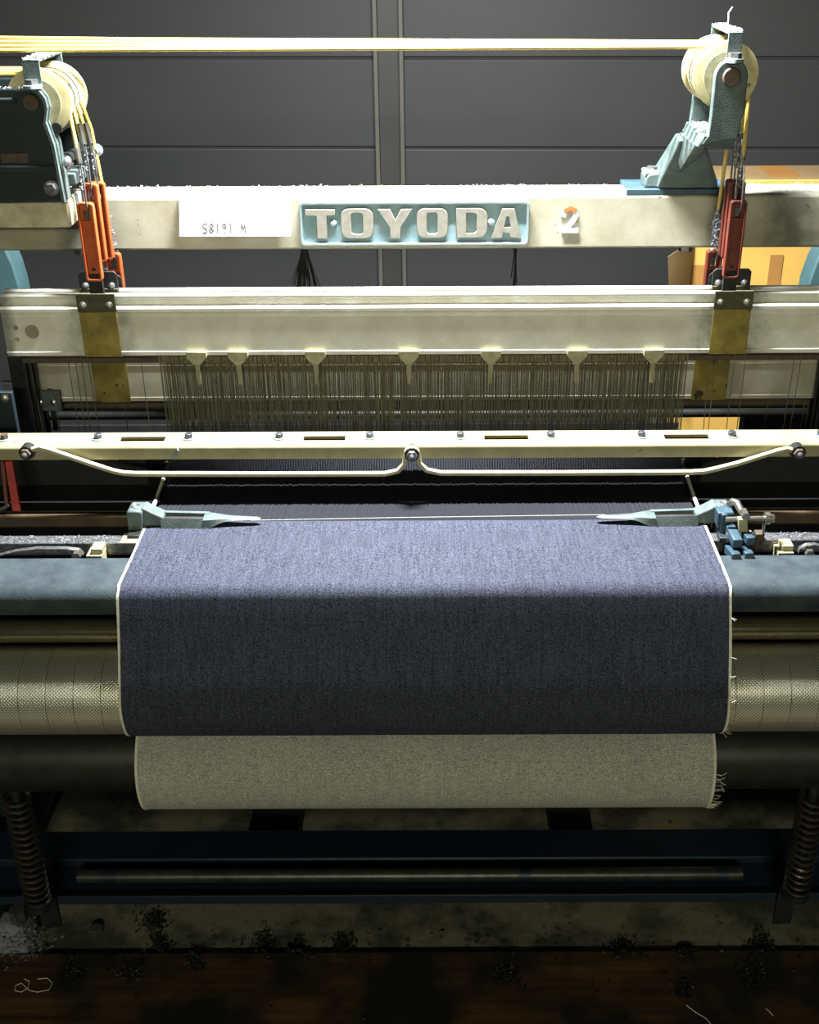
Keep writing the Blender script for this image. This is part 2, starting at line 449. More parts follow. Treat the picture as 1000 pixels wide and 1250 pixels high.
# paper note hanging on the beam with pale handwriting
note_tl, note_br = atY(219, 239, BY), atY(352, 288, BY - .03)
nx0, nx1 = note_tl.x, note_br.x + .004
nzt, nzb = BZ1 + .0012, note_br.z
prof = [(BY + .055, nzt + .001), (BY + .02, nzt + .0005), (BY - .002, nzt), (BY - .006, nzt - .006), (BY - .014, nzt - (nzt - nzb) * .45), (BY - .030, nzb)]
nb = MB()
nb.loops([[(x, y, z) for y, z in prof] + [(x, y + .0004, z - .0005) for y, z in reversed(prof)] for x in (nx0, (nx0 + nx1) / 2, nx1)])
note = nb.build('paper_note', M['paper'], ang=60)
tag(note, 'white sheet of paper with pale handwriting hung over the cream beam', 'paper')
def pen(chars, x, wd):
    hgt = .016; mb = MB()
    G = {'S': [(1, .9), (.5, 1), (0, .8), (.2, .55), (.8, .45), (1, .2), (.5, 0), (0, .1)], '8': [(.5, .5), (.05, .75), (.5, 1), (.95, .75), (.5, .5), (0, .25), (.5, 0), (1, .25), (.5, .5)],
         '1': [(.3, .85), (.5, 1), (.5, 0)], '9': [(.9, .75), (.5, .5), (.1, .75), (.5, 1), (.9, .75), (.7, 0)], 'M': [(0, 0), (.1, 1), (.5, .3), (.9, 1), (1, 0)]}
    for ch in chars:
        if ch != ' ':
            pts = [(x + a * wd * .7, b * hgt) for a, b in G[ch]]
            mb.stroke(pts, .0019, 'Y', 0, .0006)
        x += wd
    return mb
ink = pen('S8191 M', 0, .0105).build('handwriting', M['ink'])
sl = Vector((0, prof[5][0] - prof[4][0], prof[5][1] - prof[4][1])).normalized()
cen = Vector((atY(248, 275, BY - .02).x, prof[4][0], prof[4][1])) + sl * .030
ink.parent = note
ink.rotation_euler = (math.atan2(sl.y, -sl.z) * 1.0, 0, 0)
ink.location = cen + Vector((0, -.0010, 0))

# stuck-on number
nm = thing('number_tag', atY(696, 285, BY), 'small white numeral 2 sticker with orange top on the cream beam', 'sticker')
q = lambda a, b: (atY(a, b, BY).x, atY(a, b, BY).z)
two = [q(688, 263), q(690, 256.5), q(696, 253), q(702, 256), q(703, 263), q(699, 270), q(690, 281)]
MB().stroke(two[3:] , .0085, 'Y', BY - .0036, BY).stroke(two[:2], .0085, 'Y', BY - .0034, BY).stroke([q(687, 281), q(704.5, 281)], .0085, 'Y', BY - .0038, BY).build('numeral', M['paper'], nm, bevel=.001)
MB().stroke(two[1:4], .0082, 'Y', BY - .0046, BY).build('numeral_top', M['orange'], nm, bevel=.001)

# ------------------------------------------------------------------ heald frames
FX0, FX1 = -.692, .672
FY = (1.845, 1.870, 1.895, 1.922)
TOP, BOT = 1.102, 1.001
DZ = (0, .001, -.012, -.110)
HX0, HX1 = -.448, .416
plabs = ('foremost pale metal heald frame, raised, with full face and cream rod hooks in view',
         'second raised heald frame, only its bright top edge showing behind the foremost one',
         'third heald frame hidden between raised frames, its dark lugs just showing',
         'lowered rear heald frame, its pale rail seen through the heald wires')
hook_x = ((-.5345, .4705), (-.531, .4715), (-.527, .4725), (-.523, .4600))
for i in range(4):
    Y, dz = FY[i], DZ[i]
    zt_, zb_ = TOP + dz, BOT + dz
    fr = thing('heald_frame', (0, Y, zb_ - .30), plabs[i], 'heald frame', 'heald frames hung behind the hand rail')
    prof = [(Y + .0065, zt_), (Y - .002, zt_), (Y - .004, zt_ - .002), (Y - .004, zt_ - .006), (Y, zt_ - .008), (Y, zt_ - .018), (Y - .006, zt_ - .019), (Y - .008, zt_ - .022),
            (Y - .008, zt_ - .027), (Y - .0062, zt_ - .029), (Y - .0062, zt_ - .031), (Y - .0072, zt_ - .034), (Y - .0076, zt_ - .036), (Y - .0066, zt_ - .038), (Y - .0068, zb_ + .008), (Y - .0080, zb_ + .007), (Y - .0080, zb_ + .001), (Y - .006, zb_), (Y + .0065, zb_)]
    MB().prism(prof, 'X', FX0, FX1).build('top_rail', M['alu_dim' if i == 3 else 'alu'], fr, ang=25)
    lo = [(a, b - .40) for a, b in prof]
    MB().prism(lo, 'X', FX0, FX1).build('bottom_rail', M['alu'], fr, ang=25)
    for x0, x1 in ((FX0 - .004, FX0 + .020), (FX1 - .020, FX1 + .004)):
        MB().box(x0, x1, Y - .0015, Y + .0085, zb_ - .30, zb_ + .003).build('end_post', M['dark_steel'], fr, bevel=.001)
    for z in (zb_ - .008, zb_ - .285):
        MB().box(FX0 + .02, FX1 - .02, Y - .002, Y + .002, z - .006, z + .003).build('heald_rod', M['rust_pin'], fr, bevel=.001)
    # hanger lugs with screws and brass straps
    for s_, hx in enumerate(hook_x[i]):
        cx = (-.536, .478)[s_] if i < 3 else (-.552, .474)[s_]
        if i:
            MB().prism([(cx - .031, zt_ - .022), (cx + .031, zt_ - .022), (cx + .031, zt_ + .026), (cx + .026, zt_ + .031), (cx - .026, zt_ + .031), (cx - .031, zt_ + .026)], 'Y', Y - .0075, Y - .0042).build('lug', M['dark_steel'], fr, bevel=.001)
        lug = MB().prism([(cx - .031, zt_ - .026), (cx + .031, zt_ - .026), (cx + .031, zt_ + .004 ), (cx - .031, zt_ + .004)], 'Y', Y - .0115, Y - .0082).build('lug', M['dirty_brass'], fr, bevel=.001)
        MB().box(hx - .011, hx + .011, Y - .004, Y + .004, zt_ - .004, zt_ + .034).build('hanger_tongue', M['dark_steel'], fr, bevel=.001)
        for d in (-.021, .021):
            MB().lathe([(0, .0055), (.003, .0055), (.0055, .003), (.006, .0005)], (cx + d, Y - .0113, zt_ - .014), (0, -1, 0), 10).build('screw', M['steel'], fr)
            if i == 1 or i == 2:
                MB().lathe([(0, .0055), (.003, .0055), (.0055, .003), (.006, .0005)], (cx + d, Y - .0073, zt_ + .008), (0, -1, 0), 10).build('screw', M['bolt'], fr)
        MB().hull([(cx + a, Y - yy, z) for a in (-.030, .030) for yy in (.0092, .0082) for z in (zt_ - .027, zb_ - .001)]).build('brass_strap', M['brass'], fr, bevel=.0006)['label'] = 'dull brass strap'
    if i == 0:
        for xx in (240, 290.5, 385, 499, 599.5, 705, 798):
            p = atY(xx, 430, Y - .008)
            hk = MB()
            hk.hull([(p.x + a, Y + b, z) for a, z in ((-.0165, zb_ + .008), (.0165, zb_ + .008), (-.0165, zb_ - .002), (.0165, zb_ - .002), (-.004, zb_ - .016), (.004, zb_ - .016)) for b in (-.0125, -.005)])
            hk.hull([(p.x + a, Y + b, z) for a, z in ((-.0045, zb_ - .014), (.0045, zb_ - .014), (-.0022, zb_ - .050), (.0022, zb_ - .050)) for b in (-.011, -.0055)])
            hk.build('rod_hook', M['cream_plain'], fr, bevel=.001)
        for xx, yy, r_ in ((40, 404, .0115), (20, 399, .004), (22, 413, .004)):
            p = atY(xx, yy, Y - .003)
            MB().cyl((p.x, Y - .0055, p.z), (p.x, Y - .0075, p.z), r_, 20).build('stud', M['steel'], fr)
    # heald wires: a crowd of thin wires as stuff, the stray ones singly
    mb = MB(); n = (300, 290, 240, 200)[i]; rnd = random.Random(i)
    for k in range(n):
        x = HX0 + (HX1 - HX0) * (k + rnd.uniform(-.35, .35)) / (n - 1); h = .00055; lean = rnd.uniform(-.002, .002)
        z0, z1 = zb_ - .285, zb_ - .004; ym = Y + rnd.uniform(-.004, .001) - .0028
        a = [(x - h, ym, z1), (x + h, ym, z1), (x + h, ym + .0008, z1), (x - h, ym + .0008, z1)]
        b = [(p_[0] + lean, p_[1] + .001, z0) for p_ in a]
        mb.loops([a, b])
        mb.box(x - .0012, x + .0012, ym - .001, ym + .0015, zb_ - .013, zb_ - .002)
    tag(mb.build('heald_wires', M['heald'], fr), kind='stuff')
    stray = {0: (88, 97, 105, 112, 893, 906, 965, 973), 1: (30, 36, 42, 176, 862, 870), 3: (60, 66, 150, 940, 985, 990)}.get(i, ())
    for xx in stray:
        p = atY(xx, 470, Y)
        ln = rnd.uniform(-.006, .006)
        MB().tube([(p.x, Y - .003, zb_ - .004), (p.x + ln, Y - .003, zb_ - .285)], .0007, 5).build('heald', M['heald'], fr)

# ------------------------------------------------------------------ pulley stands, cords, hooks
CORDY = (1.866, 1.887, 1.908, 1.929)
GR = .0385


def wheel(parent, X, Z):
    prof = [(0, .012), (0, .040), (.001, .048), (.008, .048), (.010, .042)]
    t0 = CORDY[0] - 1.854
    for k in range(4):
        t = t0 + .021 * k
        prof += [(t - .004, .0425), (t - .003, GR - .003), (t + .003, GR - .003), (t + .004, .0425)]
    prof += [(.085, .042), (.088, .048), (.095, .048), (.096, .040), (.096, .012)]
    wl = MB().lathe(prof, (X, 1.854, Z), (0, 1, 0), 40).build('pulley_wheel', M['nylon'], parent, ang=30)
    wl['label'] = 'ivory grooved pulley wheel'
    MB().lathe([(-.0015, .030), (-.0015, .033), (.0, .033)], (X, 1.854, Z), (0, 1, 0), 32).build('web_ring', M['cream_plain'], wl)
    for k in range(1, 4):
        tt = t0 - .0105 + .021 * k
        MB().lathe([(tt - .0022, .0405), (tt - .0022, .0431), (tt + .0022, .0431), (tt + .0022, .0405)], (X, 1.854, Z), (0, 1, 0), 40).build('groove_ridge', M['groove'], wl)
    return wl


RX, RZ = .434, 1.4265
LX, LZ = -.586, 1.393
# single pulley stand
ps = thing('pulley_stand', (.40, 2.02, BZ1), 'teal cast pulley stand bolted on a blue pad at the beam end', 'pulley stand')
pad0, pad1 = atZ(758, 222, BZ1 + .008).x, atZ(889, 222, BZ1 + .008).x
MB().box(pad0, pad1, BY + .002, BY + .082, BZ1 + .0005, BZ1 + .010).build('pad', M['blue_paint'], ps, bevel=.001)
wheel(ps, RX, RZ)
ar = arc(RX + .004, RZ, .0245, 0, 180, 13)
out = [(RX + .0225, RZ - .088), (RX + .0285, RZ - .045)] + ar + [(RX - .0205, RZ - .055), (RX - .022, RZ - .083), (RX - .032, RZ - .097)]
MB().prism(out, 'Y', 1.836, 1.849).build('front_arm', M['teal_cast'], ps, bevel=.002)
MB().prism([(a - .004, b) for a, b in out], 'Y', 1.953, 1.966).build('rear_arm', M['teal_cast'], ps, bevel=.002)
MB().hull([(RX + a, y, RZ + z) for a, z in ((-.036, -.100), (-.030, -.082), (.022, -.088), (.012, -.104)) for y in (1.837, 1.965)]).build('yoke', M['teal_cast'], ps, bevel=.003)
ft0, ft1 = atY(803, 223, BY + .004).x, atY(877, 221, BY + .004).x
fz = BZ1 + .0105
MB().hull([(ft0, BY + .004, fz), (ft1, BY + .004, fz), (ft0 - .006, BY + .075, fz), (ft1, BY + .075, fz), (ft0 + .004, BY + .006, fz + .012), (ft1 - .001, BY + .006, fz + .012),
           (RX - .045, 1.93, RZ - .106), (RX - .010, 1.93, RZ - .103), (RX - .045, 1.965, RZ - .100), (RX - .004, 1.965, RZ - .100)]).build('pedestal', M['teal_cast'], ps, bevel=.003)
MB().hull([(RX - .037, 1.85, RZ - .100), (RX - .024, 1.85, RZ - .100), (RX - .040, 1.96, RZ - .098), (RX + .006, 1.96, RZ - .100), (ft0 + .022, BY + .012, fz + .030), (ft0 + .030, BY + .006, fz + .018), (ft1 - .030, BY + .012, fz + .045)]).build('rib', M['teal_cast'], ps, bevel=.002)
lx = atY(786, 210, BY + .03).x
MB().hull([(x, y, z) for x, z in ((lx, fz), (lx, fz + .016), (lx + .004, fz + .021), (ft0 + .012, fz + .026), (ft0 + .012, fz)) for y in (BY + .010, BY + .06)]).build('mounting_lug', M['teal_cast'], ps, bevel=.003)
MB().cyl((lx + .014, BY + .035, fz + .016), (lx + .014, BY + .035, fz + .030), .009, 6).build('mounting_bolt', M['bolt'], ps)
MB().lathe([(0, .0135), (.004, .0135), (.006, .012)], (RX + .004, 1.837, RZ), (0, -1, 0), 24).build('axle_pin', M['rust_pin'], ps)
kz = RZ + .022
kp = MB()
kp.box(RX - .005, RX + .016, 1.842, 1.845, kz, RZ + .060)
kp.box(RX - .005, RX + .016, 1.842, 1.962, RZ + .0575, RZ + .0605)
kp.box(RX - .005, RX + .016, 1.959, 1.962, kz, RZ + .060)
kp.build('cord_keeper', M['teal_cast'], ps, bevel=.0008)
MB().cyl((RX + .006, 1.838, kz + .003), (RX + .006, 1.838, kz + .011), .010, 6).build('nut', M['bolt'], ps)
MB().cyl((RX + .006, 1.838, kz - .002), (RX + .006, 1.838, kz + .0035), .0135, 18).build('washer', M['plate_rim'], ps)

# pulley housing at the other end
ph = thing('pulley_housing', (LX - .05, 1.9, bz1), 'dark teal cast pulley housing on the cream shelf, yellow cords entering', 'pulley housing')
wheel(ph, LX, LZ)
P_ = lambda x, y: (atY(x, y, 1.85).x, atY(x, y, 1.85).z)
out = [(-.95, bz1 + .001), P_(83, 244), P_(70, 175), P_(60, 147)] + [P_(62, 130), P_(59, 118), P_(52, 109), P_(44, 106)] + [P_(26, 107), (-.95, P_(26, 108)[1])]
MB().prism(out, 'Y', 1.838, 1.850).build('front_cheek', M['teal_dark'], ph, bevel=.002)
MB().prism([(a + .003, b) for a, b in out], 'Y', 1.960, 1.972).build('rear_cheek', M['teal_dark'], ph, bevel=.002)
# paler rib along the casting edge, its lit look put into the colour
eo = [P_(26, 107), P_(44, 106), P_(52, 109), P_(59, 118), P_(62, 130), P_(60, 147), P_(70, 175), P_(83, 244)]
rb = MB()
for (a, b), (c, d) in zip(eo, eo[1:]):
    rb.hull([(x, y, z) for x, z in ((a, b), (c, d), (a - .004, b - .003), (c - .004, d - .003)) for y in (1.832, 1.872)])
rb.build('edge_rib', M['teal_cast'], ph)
MB().lathe([(0, .0125), (.004, .0125), (.006, .011)], (LX - .006, 1.839, LZ + .002), (0, -1, 0), 24).build('axle_pin', M['rust_pin'], ph)
bs = MB()
a, b = P_(0, 200), P_(72, 208)
bs.box(a[0] - .2, b[0], 1.8335, 1.839, b[1], a[1])
a, b = P_(0, 118), P_(24, 124)
bs.box(a[0] - .2, b[0], 1.8345, 1.839, b[1], a[1])
bs.build('cheek_rib', M['teal_dark'], ph, bevel=.002)
a = P_(28, 190)
MB().box(a[0] - .03, a[0] + .012, 1.8365, 1.839, a[1] - .009, a[1] + .006).build('slot_cover', M['rust_pin'], ph, bevel=.001)
for yy in (150, 195):
    p = atY(80, yy, 1.9)
    MB().cyl((p.x, 1.85, p.z), (p.x, 1.962, p.z), .008, 12).build('spacer_bar', M['dark_steel'], ph)
p = atY(84, 215, 1.93)
MB().box(p.x - .02, p.x + .022, 1.89, 1.955, p.z - .006, p.z + .012).build('tie_plate', M['teal_cast'], ph, bevel=.002)
p = atY(64, 229, 1.838)
MB().cyl((p.x, 1.832, p.z), (p.x, 1.838, p.z), .0115, 20).build('washer', M['bolt'], ph)
MB().cyl((p.x, 1.824, p.z), (p.x, 1.832, p.z), .0085, 6).build('bolt_head', M['bolt'], ph)
p = atY(80, 200, 1.84)
MB().lathe([(0, .010), (.004, .010), (.008, .006), (.009, .001)], (p.x, 1.85, p.z), (1, -.4, 0), 12).build('bolt_head', M['bolt'], ph)
p = atY(118, 183, 1.93)
MB().lathe([(-.02, .004), (0, .009), (.004, .009), (.008, .006), (.009, .001)], (p.x, 1.93, p.z), (1, -.2, .1), 12).build('bolt_head', M['plate_rim'], ph)
MB().cyl((p.x - .06, 1.955, p.z - .012), (p.x, 1.93, p.z), .004, 8).build('bolt_shank', M['bolt'], ph)
kp = MB(); kx = atY(39, 90, 1.845).x
kp.box(kx - .013, kx + .013, 1.844, 1.847, LZ + .022, LZ + .060)
kp.box(kx - .013, kx + .013, 1.844, 1.965, LZ + .057, LZ + .060)
kp.box(kx - .013, kx + .013, 1.962, 1.965, LZ + .022, LZ + .060)
kp.build('cord_keeper', M['teal_cast'], ph, bevel=.0008)
MB().cyl((kx, 1.838, LZ + .026), (kx, 1.838, LZ + .034), .010, 6).build('nut', M['bolt'], ph)
MB().cyl((kx, 1.838, LZ + .022), (kx, 1.838, LZ + .0265), .014, 18).build('washer', M['plate_rim'], ph)

# cords: one per heald frame at each end
ends = ('foremost', 'second', 'third', 'rearmost')
hook_top = [TOP + DZ[i] + (.145, .168, .178, .157)[i] for i in range(4)]


def cord_path(X, Z, y, hx, hy, ztop, x_start, zs):
    pts = [(x_start, y, Z + GR + zs), ((x_start + X) / 2, y, Z + GR + zs * .35), (X, y, Z + GR)]
    for k in range(1, 9):
        a = R(90 - 90 * k / 8); pts.append((X + GR * math.cos(a), y, Z + GR * math.sin(a)))
    pts.append((hx + (X + GR - hx) * .4, y + (hy - y) * .6, Z - .05 if Z - .05 > ztop + .07 else ztop + .075))
    pts.append((hx, hy, ztop + .058))
    return pts


def red_hook(X, Y, ztop, mat, label, tilt, short=1.0):
    t = thing('harness_hook', (X, Y, ztop - .125), label, 'hook', 'orange hooks lifting the heald frames')
    wd, L_ = .0128, .122 * short
    b = MB()
    zt_, zb_ = ztop, ztop - L_
    b.ring(rrect(X - wd, X + wd, zb_, zt_, .005), rrect(X - wd + .0034, X + wd - .0034, zb_ + .0035, zt_ - .0035, .003), 'Y', Y - .008, Y + .004)
    b.box(X - wd + .003, X - .0045, Y - .003, Y + .003, zb_ + .003, zt_ - .003)
    b.box(X + .0045, X + wd - .003, Y - .003, Y + .003, zb_ + .003, zt_ - .003)
    b.box(X - .005, X + .005, Y - .003, Y + .003, zb_ + .003, zt_ - .027)
    b.box(X - .005, X + .005, Y - .003, Y + .003, zt_ - .012, zt_ - .003)
    b.box(X - wd + .003, X + wd - .003, Y - .0055, Y - .002, zt_ - .031, zt_ - .027)
    b.build('hook_body', mat, t, bevel=.0008)
    MB().cyl((X, Y - .0036, zb_ + .018), (X, Y - .0028, zb_ + .018), .0032, 12).build('pin_hole', M['black'], t)
    MB().box(X - .0030, X + .0030, Y - .001, Y + .004, zt_ - .026, zt_ - .013).build('hook_latch', M['bolt'], t)
    # bent wire eye joining hook and cord
    pts = [(X + .003, Y, zt_ - .018), (X + .004, Y - .009, zt_ - .002), (X + .0035, Y - .006, zt_ + .030), (X + .001, Y, zt_ + .056), (X - .003, Y + .003, zt_ + .060), (X - .004, Y + .004, zt_ + .050), (X - .004, Y + .005, zt_ + .015), (X - .003, Y + .007, zt_ - .002), (X - .001, Y + .004, zt_ - .018)]
    MB().tube(pts, .0017, 6).build('wire_eye', M['bolt'], t)
    tw = [(X + .0028 * math.cos(a * 1.1), Y + .0028 * math.sin(a * 1.1), zt_ + .045 - a * .0016) for a in range(18)]
    MB().tube(tw, .0012, 5).build('wire_twist', M['grey_lint'], t)
    return t


for s_ in (0, 1):
    X, Z = ((LX, LZ), (RX, RZ))[s_]
    side = ('pulley housing', 'single pulley stand')[s_]
    for i in range(4):
        hx, hy, zt_ = hook_x[i][s_], FY[i], hook_top[i]
        pts = cord_path(X, Z, CORDY[i], hx, hy, zt_, -1.3, (-.001, .006, .013, .020)[i] if s_ else (-.006, -.002, .002, .006)[i])
        o = MB().tube(pts,   .0032 if s_ else .0030, 8).build('harness_rope', M['cord'])
        tag(o, ('yellow cord dropping from the %s, %s of its four' if s_ == 0 else 'yellow cord stretched across the wall to the %s, %s of four') % (side, ends[i]), 'cord', 'yellow harness cords')
        # stiff wire sleeve at the end of each cord
        MB().tube([(hx, hy, zt_ + .058), (hx + (X + GR - hx) * .3, hy + (CORDY[i] - hy) * .4, zt_ + .088)], .0042, 8).build('cord_ferrule', M['bolt'] if s_ else M['steel'], o)
        lab = '%s %s hook under the %s' % (ends[i], ('bright orange red', 'dull brick red')[s_], side)
        red_hook(hx, hy, zt_, M['red' if s_ == 0 else 'red_dull'], lab, 0)

# ------------------------------------------------------------------ yarn tufts, lint
def tuft(x, y, n, spread, drop, label):
    p = atY(x, y, BY + .045); mb = MB()
    for k in range(n):
        a = random.uniform(-1, 1); b = random.uniform(-1, 1)
        L_ = drop * random.uniform(.6, 1.0)
        mb.tube([(p.x + a * .004, BY + .03 + b * .004, BZ0 + .001), (p.x + a * spread * .4, BY + .03 + b * .01, BZ0 - L_ * .35), (p.x + a * spread + random.uniform(-.004, .004), BY + .03 + b * .02, BZ0 - L_)], .0008, 4)
    tag(mb.build('yarn_tuft', M['yarn_black']), label, 'yarn')
tuft(373, 306, 60, .022, .095, 'thick black yarn tuft hanging under the beam below the paper note')
tuft(629, 306, 14, .006, .090, 'thin black yarn tail hanging under the beam below the nameplate end')


def lint_on(name, n, gen, size, mat, parent=None, label=None):
    mb = MB()
    for _ in range(n):
        p = Vector(gen()); s_ = size * random.uniform(.4, 1.4)
        v = [mb.bm.verts.new(p + Vector((random.uniform(-1, 1), random.uniform(-1, 1), random.uniform(-.3, .9))) * s_) for _ in range(4)]
        for f in ((0, 1, 2), (0, 2, 3), (0, 3, 1), (1, 3, 2)): mb.face([v[i] for i in f])
    o = mb.build(name, mat, parent); tag(o, label, kind='stuff')
    return o
ru = random.uniform
lint_on('lint', 1500, lambda: (ru(-.9, .9), BY + .055 + ru(-.03, .033), BZ1 + .0005), .0022, M['lint'], beam)
lint_on('lint', 260, lambda: (RX + ru(-.005, .016), ru(1.845, 1.96), RZ + .0612), .003, M['lint'], ps)
lint_on('lint', 260, lambda: (ru(lx, ft0 + .012), BY + ru(.012, .055), fz + .022), .004, M['lint'], ps)
lint_on('lint', 160, lambda: (RX + ru(-.03, .0), ru(1.86, 1.95), RZ - .083 ), .005, M['lint'], ps)
lint_on('lint', 260, lambda: (kx + ru(-.013, .013), ru(1.845, 1.96), LZ + .0605), .003, M['lint'], ph)
lint_on('lint', 200, lambda: (ru(-.9, LX - .015), ru(1.84, 1.85), P_(26, 108)[1] + .001), .0022, M['lint'], ph)
MB().tube([(RX + .004, 1.90, RZ + .060), (RX + .006, 1.90, RZ + .072), (RX + .005, 1.90, RZ + .082), (RX + .010, 1.90, RZ + .090)], .0011, 5).build('loose_thread', M['lint'], ps)
for s_, i, dz in ((0, 3, .03), (1, 3, .035), (0, 0, .055), (1, 0, .05)):
    hx = hook_x[i][s_]
    z = hook_top[i]
tag(lint_on('lint', 130, lambda: (hook_x[3][0] + random.gauss(0, .004), FY[3] - .008, hook_top[3] + ru(.0, .06)), .004, M['grey_lint']), 'grey fluff caught on the rearmost bright orange hook', 'lint')
tag(lint_on('lint', 130, lambda: (hook_x[3][1] + random.gauss(0, .004), FY[3] - .008, hook_top[3] + ru(.0, .06)), .004, M['grey_lint']), 'grey fluff caught on the rearmost dull red hook', 'lint')

# ------------------------------------------------------------------ sley: hand rail with slots, guard rods, reed, race board
WX0, WX1 = -.4134, .3868                             # selvedges of the cloth
CY0, CY1, CZ0, CZ1 = 1.600, 1.652, .924, .945
hr = thing('hand_rail', (0, 1.625, CZ0), 'cream slotted hand rail with a row of bolts above the cloth', 'rail')
cap = MB()
cap.prism([(CY0, CZ0)] + [(a, b) for a, b in arc(CY0 + .005, CZ1 - .005, .005, 180, 90, 5)] + [(CY0 + .019, CZ1), (CY0 + .019, CZ1 - .004), (CY0 + .006, CZ1 - .004), (CY0 + .004, CZ1 - .007), (CY0 + .004, CZ0)], 'X', -1.0, 1.0)
cap.prism([(CY0 + .036, CZ1), (CY1, CZ1), (CY1, CZ0), (CY1 - .004, CZ0), (CY1 - .004, CZ1 - .004), (CY0 + .036, CZ1 - .004)], 'X', -1.0, 1.0)
slots = [(atZ(a, 533, CZ1).x, atZ(b, 533, CZ1).x) for a, b in ((148, 203), (371, 422), (591, 645), (811, 866))]
xs = -1.0
for a, b in slots + [(1.0, 1.0)]:
    cap.box(xs, a, CY0 + .019, CY0 + .036, CZ1 - .004, CZ1); xs = b
cap.build('rail_channel', M['cream_rail'], hr, ang=30)
bolt_dx = .1349
for k in range(-3, 6):
    x = atZ(452, 530, CZ1).x + k * bolt_dx
    if k == 5: x = atZ(999, 528, CZ1).x
    MB().cyl((x, CY0 + .028, CZ1), (x, CY0 + .028, CZ1 + .002), .0095, 18).build('washer', M['plate_rim'], hr)
    MB().cyl((x, CY0 + .028, CZ1 + .002), (x, CY0 + .028, CZ1 + .0085), .0062, 6).build('bolt', M['hex'], hr, bevel=.0005)
x = atZ(11, 530, CZ1).x
MB().cyl((x, CY0 + .028, CZ1), (x, CY0 + .028, CZ1 + .002), .0095, 18).build('washer', M['plate_rim'], hr)
MB().cyl((x, CY0 + .028, CZ1 + .002), (x, CY0 + .028, CZ1 + .0085), .0062, 6).build('bolt', M['rust_pin'], hr)
# guard rods
gy = CY0 - .010
def rod(pix, name):
    pts = [atY(x, y, gy) for x, y in pix]
    return MB().tube(pts, .0043, 10).build(name, M['rod'], hr)
cx_, cz_ = atY(503, 553.5, gy)[0], atY(503, 553.5, gy)[2]
rod([(33, 551), (48, 546), (60, 549), (110, 566), (138, 575), (150, 577.5), (165, 578.5), (320, 579), (470, 578.5), (486, 575), (494, 567), (495, 558), (497, 551)], 'guard_rod')
rod([(974, 551), (960, 548), (948, 551), (900, 566), (872, 573), (860, 575.5), (845, 576.5), (690, 577.5), (538, 577.5), (521, 574), (512, 566), (511, 558), (509, 551)], 'guard_rod')
MB().ring(arc(cx_, cz_, .0118, 0, 345, 24), arc(cx_, cz_, .0075, 0, 345, 24), 'Y', gy - .004, gy + .004).build('rod_eye', M['rod'], hr, bevel=.001)
for xx, yy, mt in ((503, 553.5, 'bolt'), (33, 551.5, 'rust_pin'), (974, 551, 'rust_pin')):
    p = atY(xx, yy, gy)
    MB().cyl((p.x, gy - .006, p.z), (p.x, CY0 + .001, p.z), .0105, 20).build('washer', M['dark_steel'], hr)
    MB().cyl((p.x, gy - .012, p.z), (p.x, gy - .006, p.z), .0082, 6).build('nut', M[mt], hr, bevel=.0008)
    MB().lathe([(0, .0042), (.004, .0042), (.006, .002)], (p.x, gy - .012, p.z), (0, -1, 0), 12).build('bolt_end', M['bolt'], hr)
for xx in (142, 420, 660, 875):
    p = atY(xx, 562, CY0 + .02)
    MB().hull([(p.x + a, CY0 + .02 + b, z) for a, z in ((-.003, CZ0 + .002), (.003, CZ0 + .002), (-.001, CZ0 - .010), (.002, CZ0 - .010)) for b in (0, .004)]).build('rail_clip', M['cream_plain'], hr)
p = atY(630 / 2.94, 553, CY0 - .001)
MB().hull([(p.x + a, CY0 - .001 + b, p.z + z) for a, z in ((-.006, -.006), (.003, .010), (.005, .004), (-.002, -.010)) for b in (-.003, .001)]).build('stuck_fluff', M['grey_lint'], hr)

reed = thing('reed', (0, 1.70, .82), 'dark steel reed standing under the cream hand rail', 'reed')
MB().box(-.838, .838, 1.607, 1.646, CZ0 + .001, CZ0 + .006).box(-.838, .838, 1.653, 1.700, CZ0 - .018, CZ0 - .004).build('baulk_and_slot_blocker', M['black'], reed)  # first box added under the rail slots to block lamp light and darken them
rd = MB()
for k in range(330):
    x = -.45 + .87 * k / 329; rd.box(x - .0005, x + .0005, 1.690, 1.698, .836, CZ0 - .018)
tag(rd.build('dents', M['dark_steel'], reed), kind='stuff')
sl_ = thing('sley_race', (0, 1.63, .70), 'dark wooden sley race board running under the warp', 'loom sley')
MB().box(-.838, .838, 1.585, 1.81, .803, .835).build('race_board', M['black'], sl_, bevel=.002)  # back edge lengthened out of view to keep lamp light off the floor
MB().box(-.838, .838, 1.600, 1.604, .835, .8385).build('race_strip', M['bolt'], sl_)
for a, b in ((-.838, WX0 - .006), (WX1 + .006, .838)):
    MB().box(a, b, 1.700, 1.712, .835, CZ0 - .010).build('box_back', M['black'], sl_)
for sx in (-.78, .78):
    MB().box(sx - .03, sx + .03, 1.64, 1.69, .05, .80).build('sley_sword', M['teal_dark'], sl_, bevel=.004)
# wooden rail in front of the sley
wz0, wz1 = .808, .826
tag(MB().box(-.838, .838, 1.573, 1.583, .824, .8445).build('wooden_rail', M['brown_wood'], bevel=.003), 'brown wooden rail running between the sley and the temples', 'rail')
MB().box(-.838, .838, 1.503, 1.572, .70, .79).build('rail_backing', M['black'], bpy.data.objects['wooden_rail'])

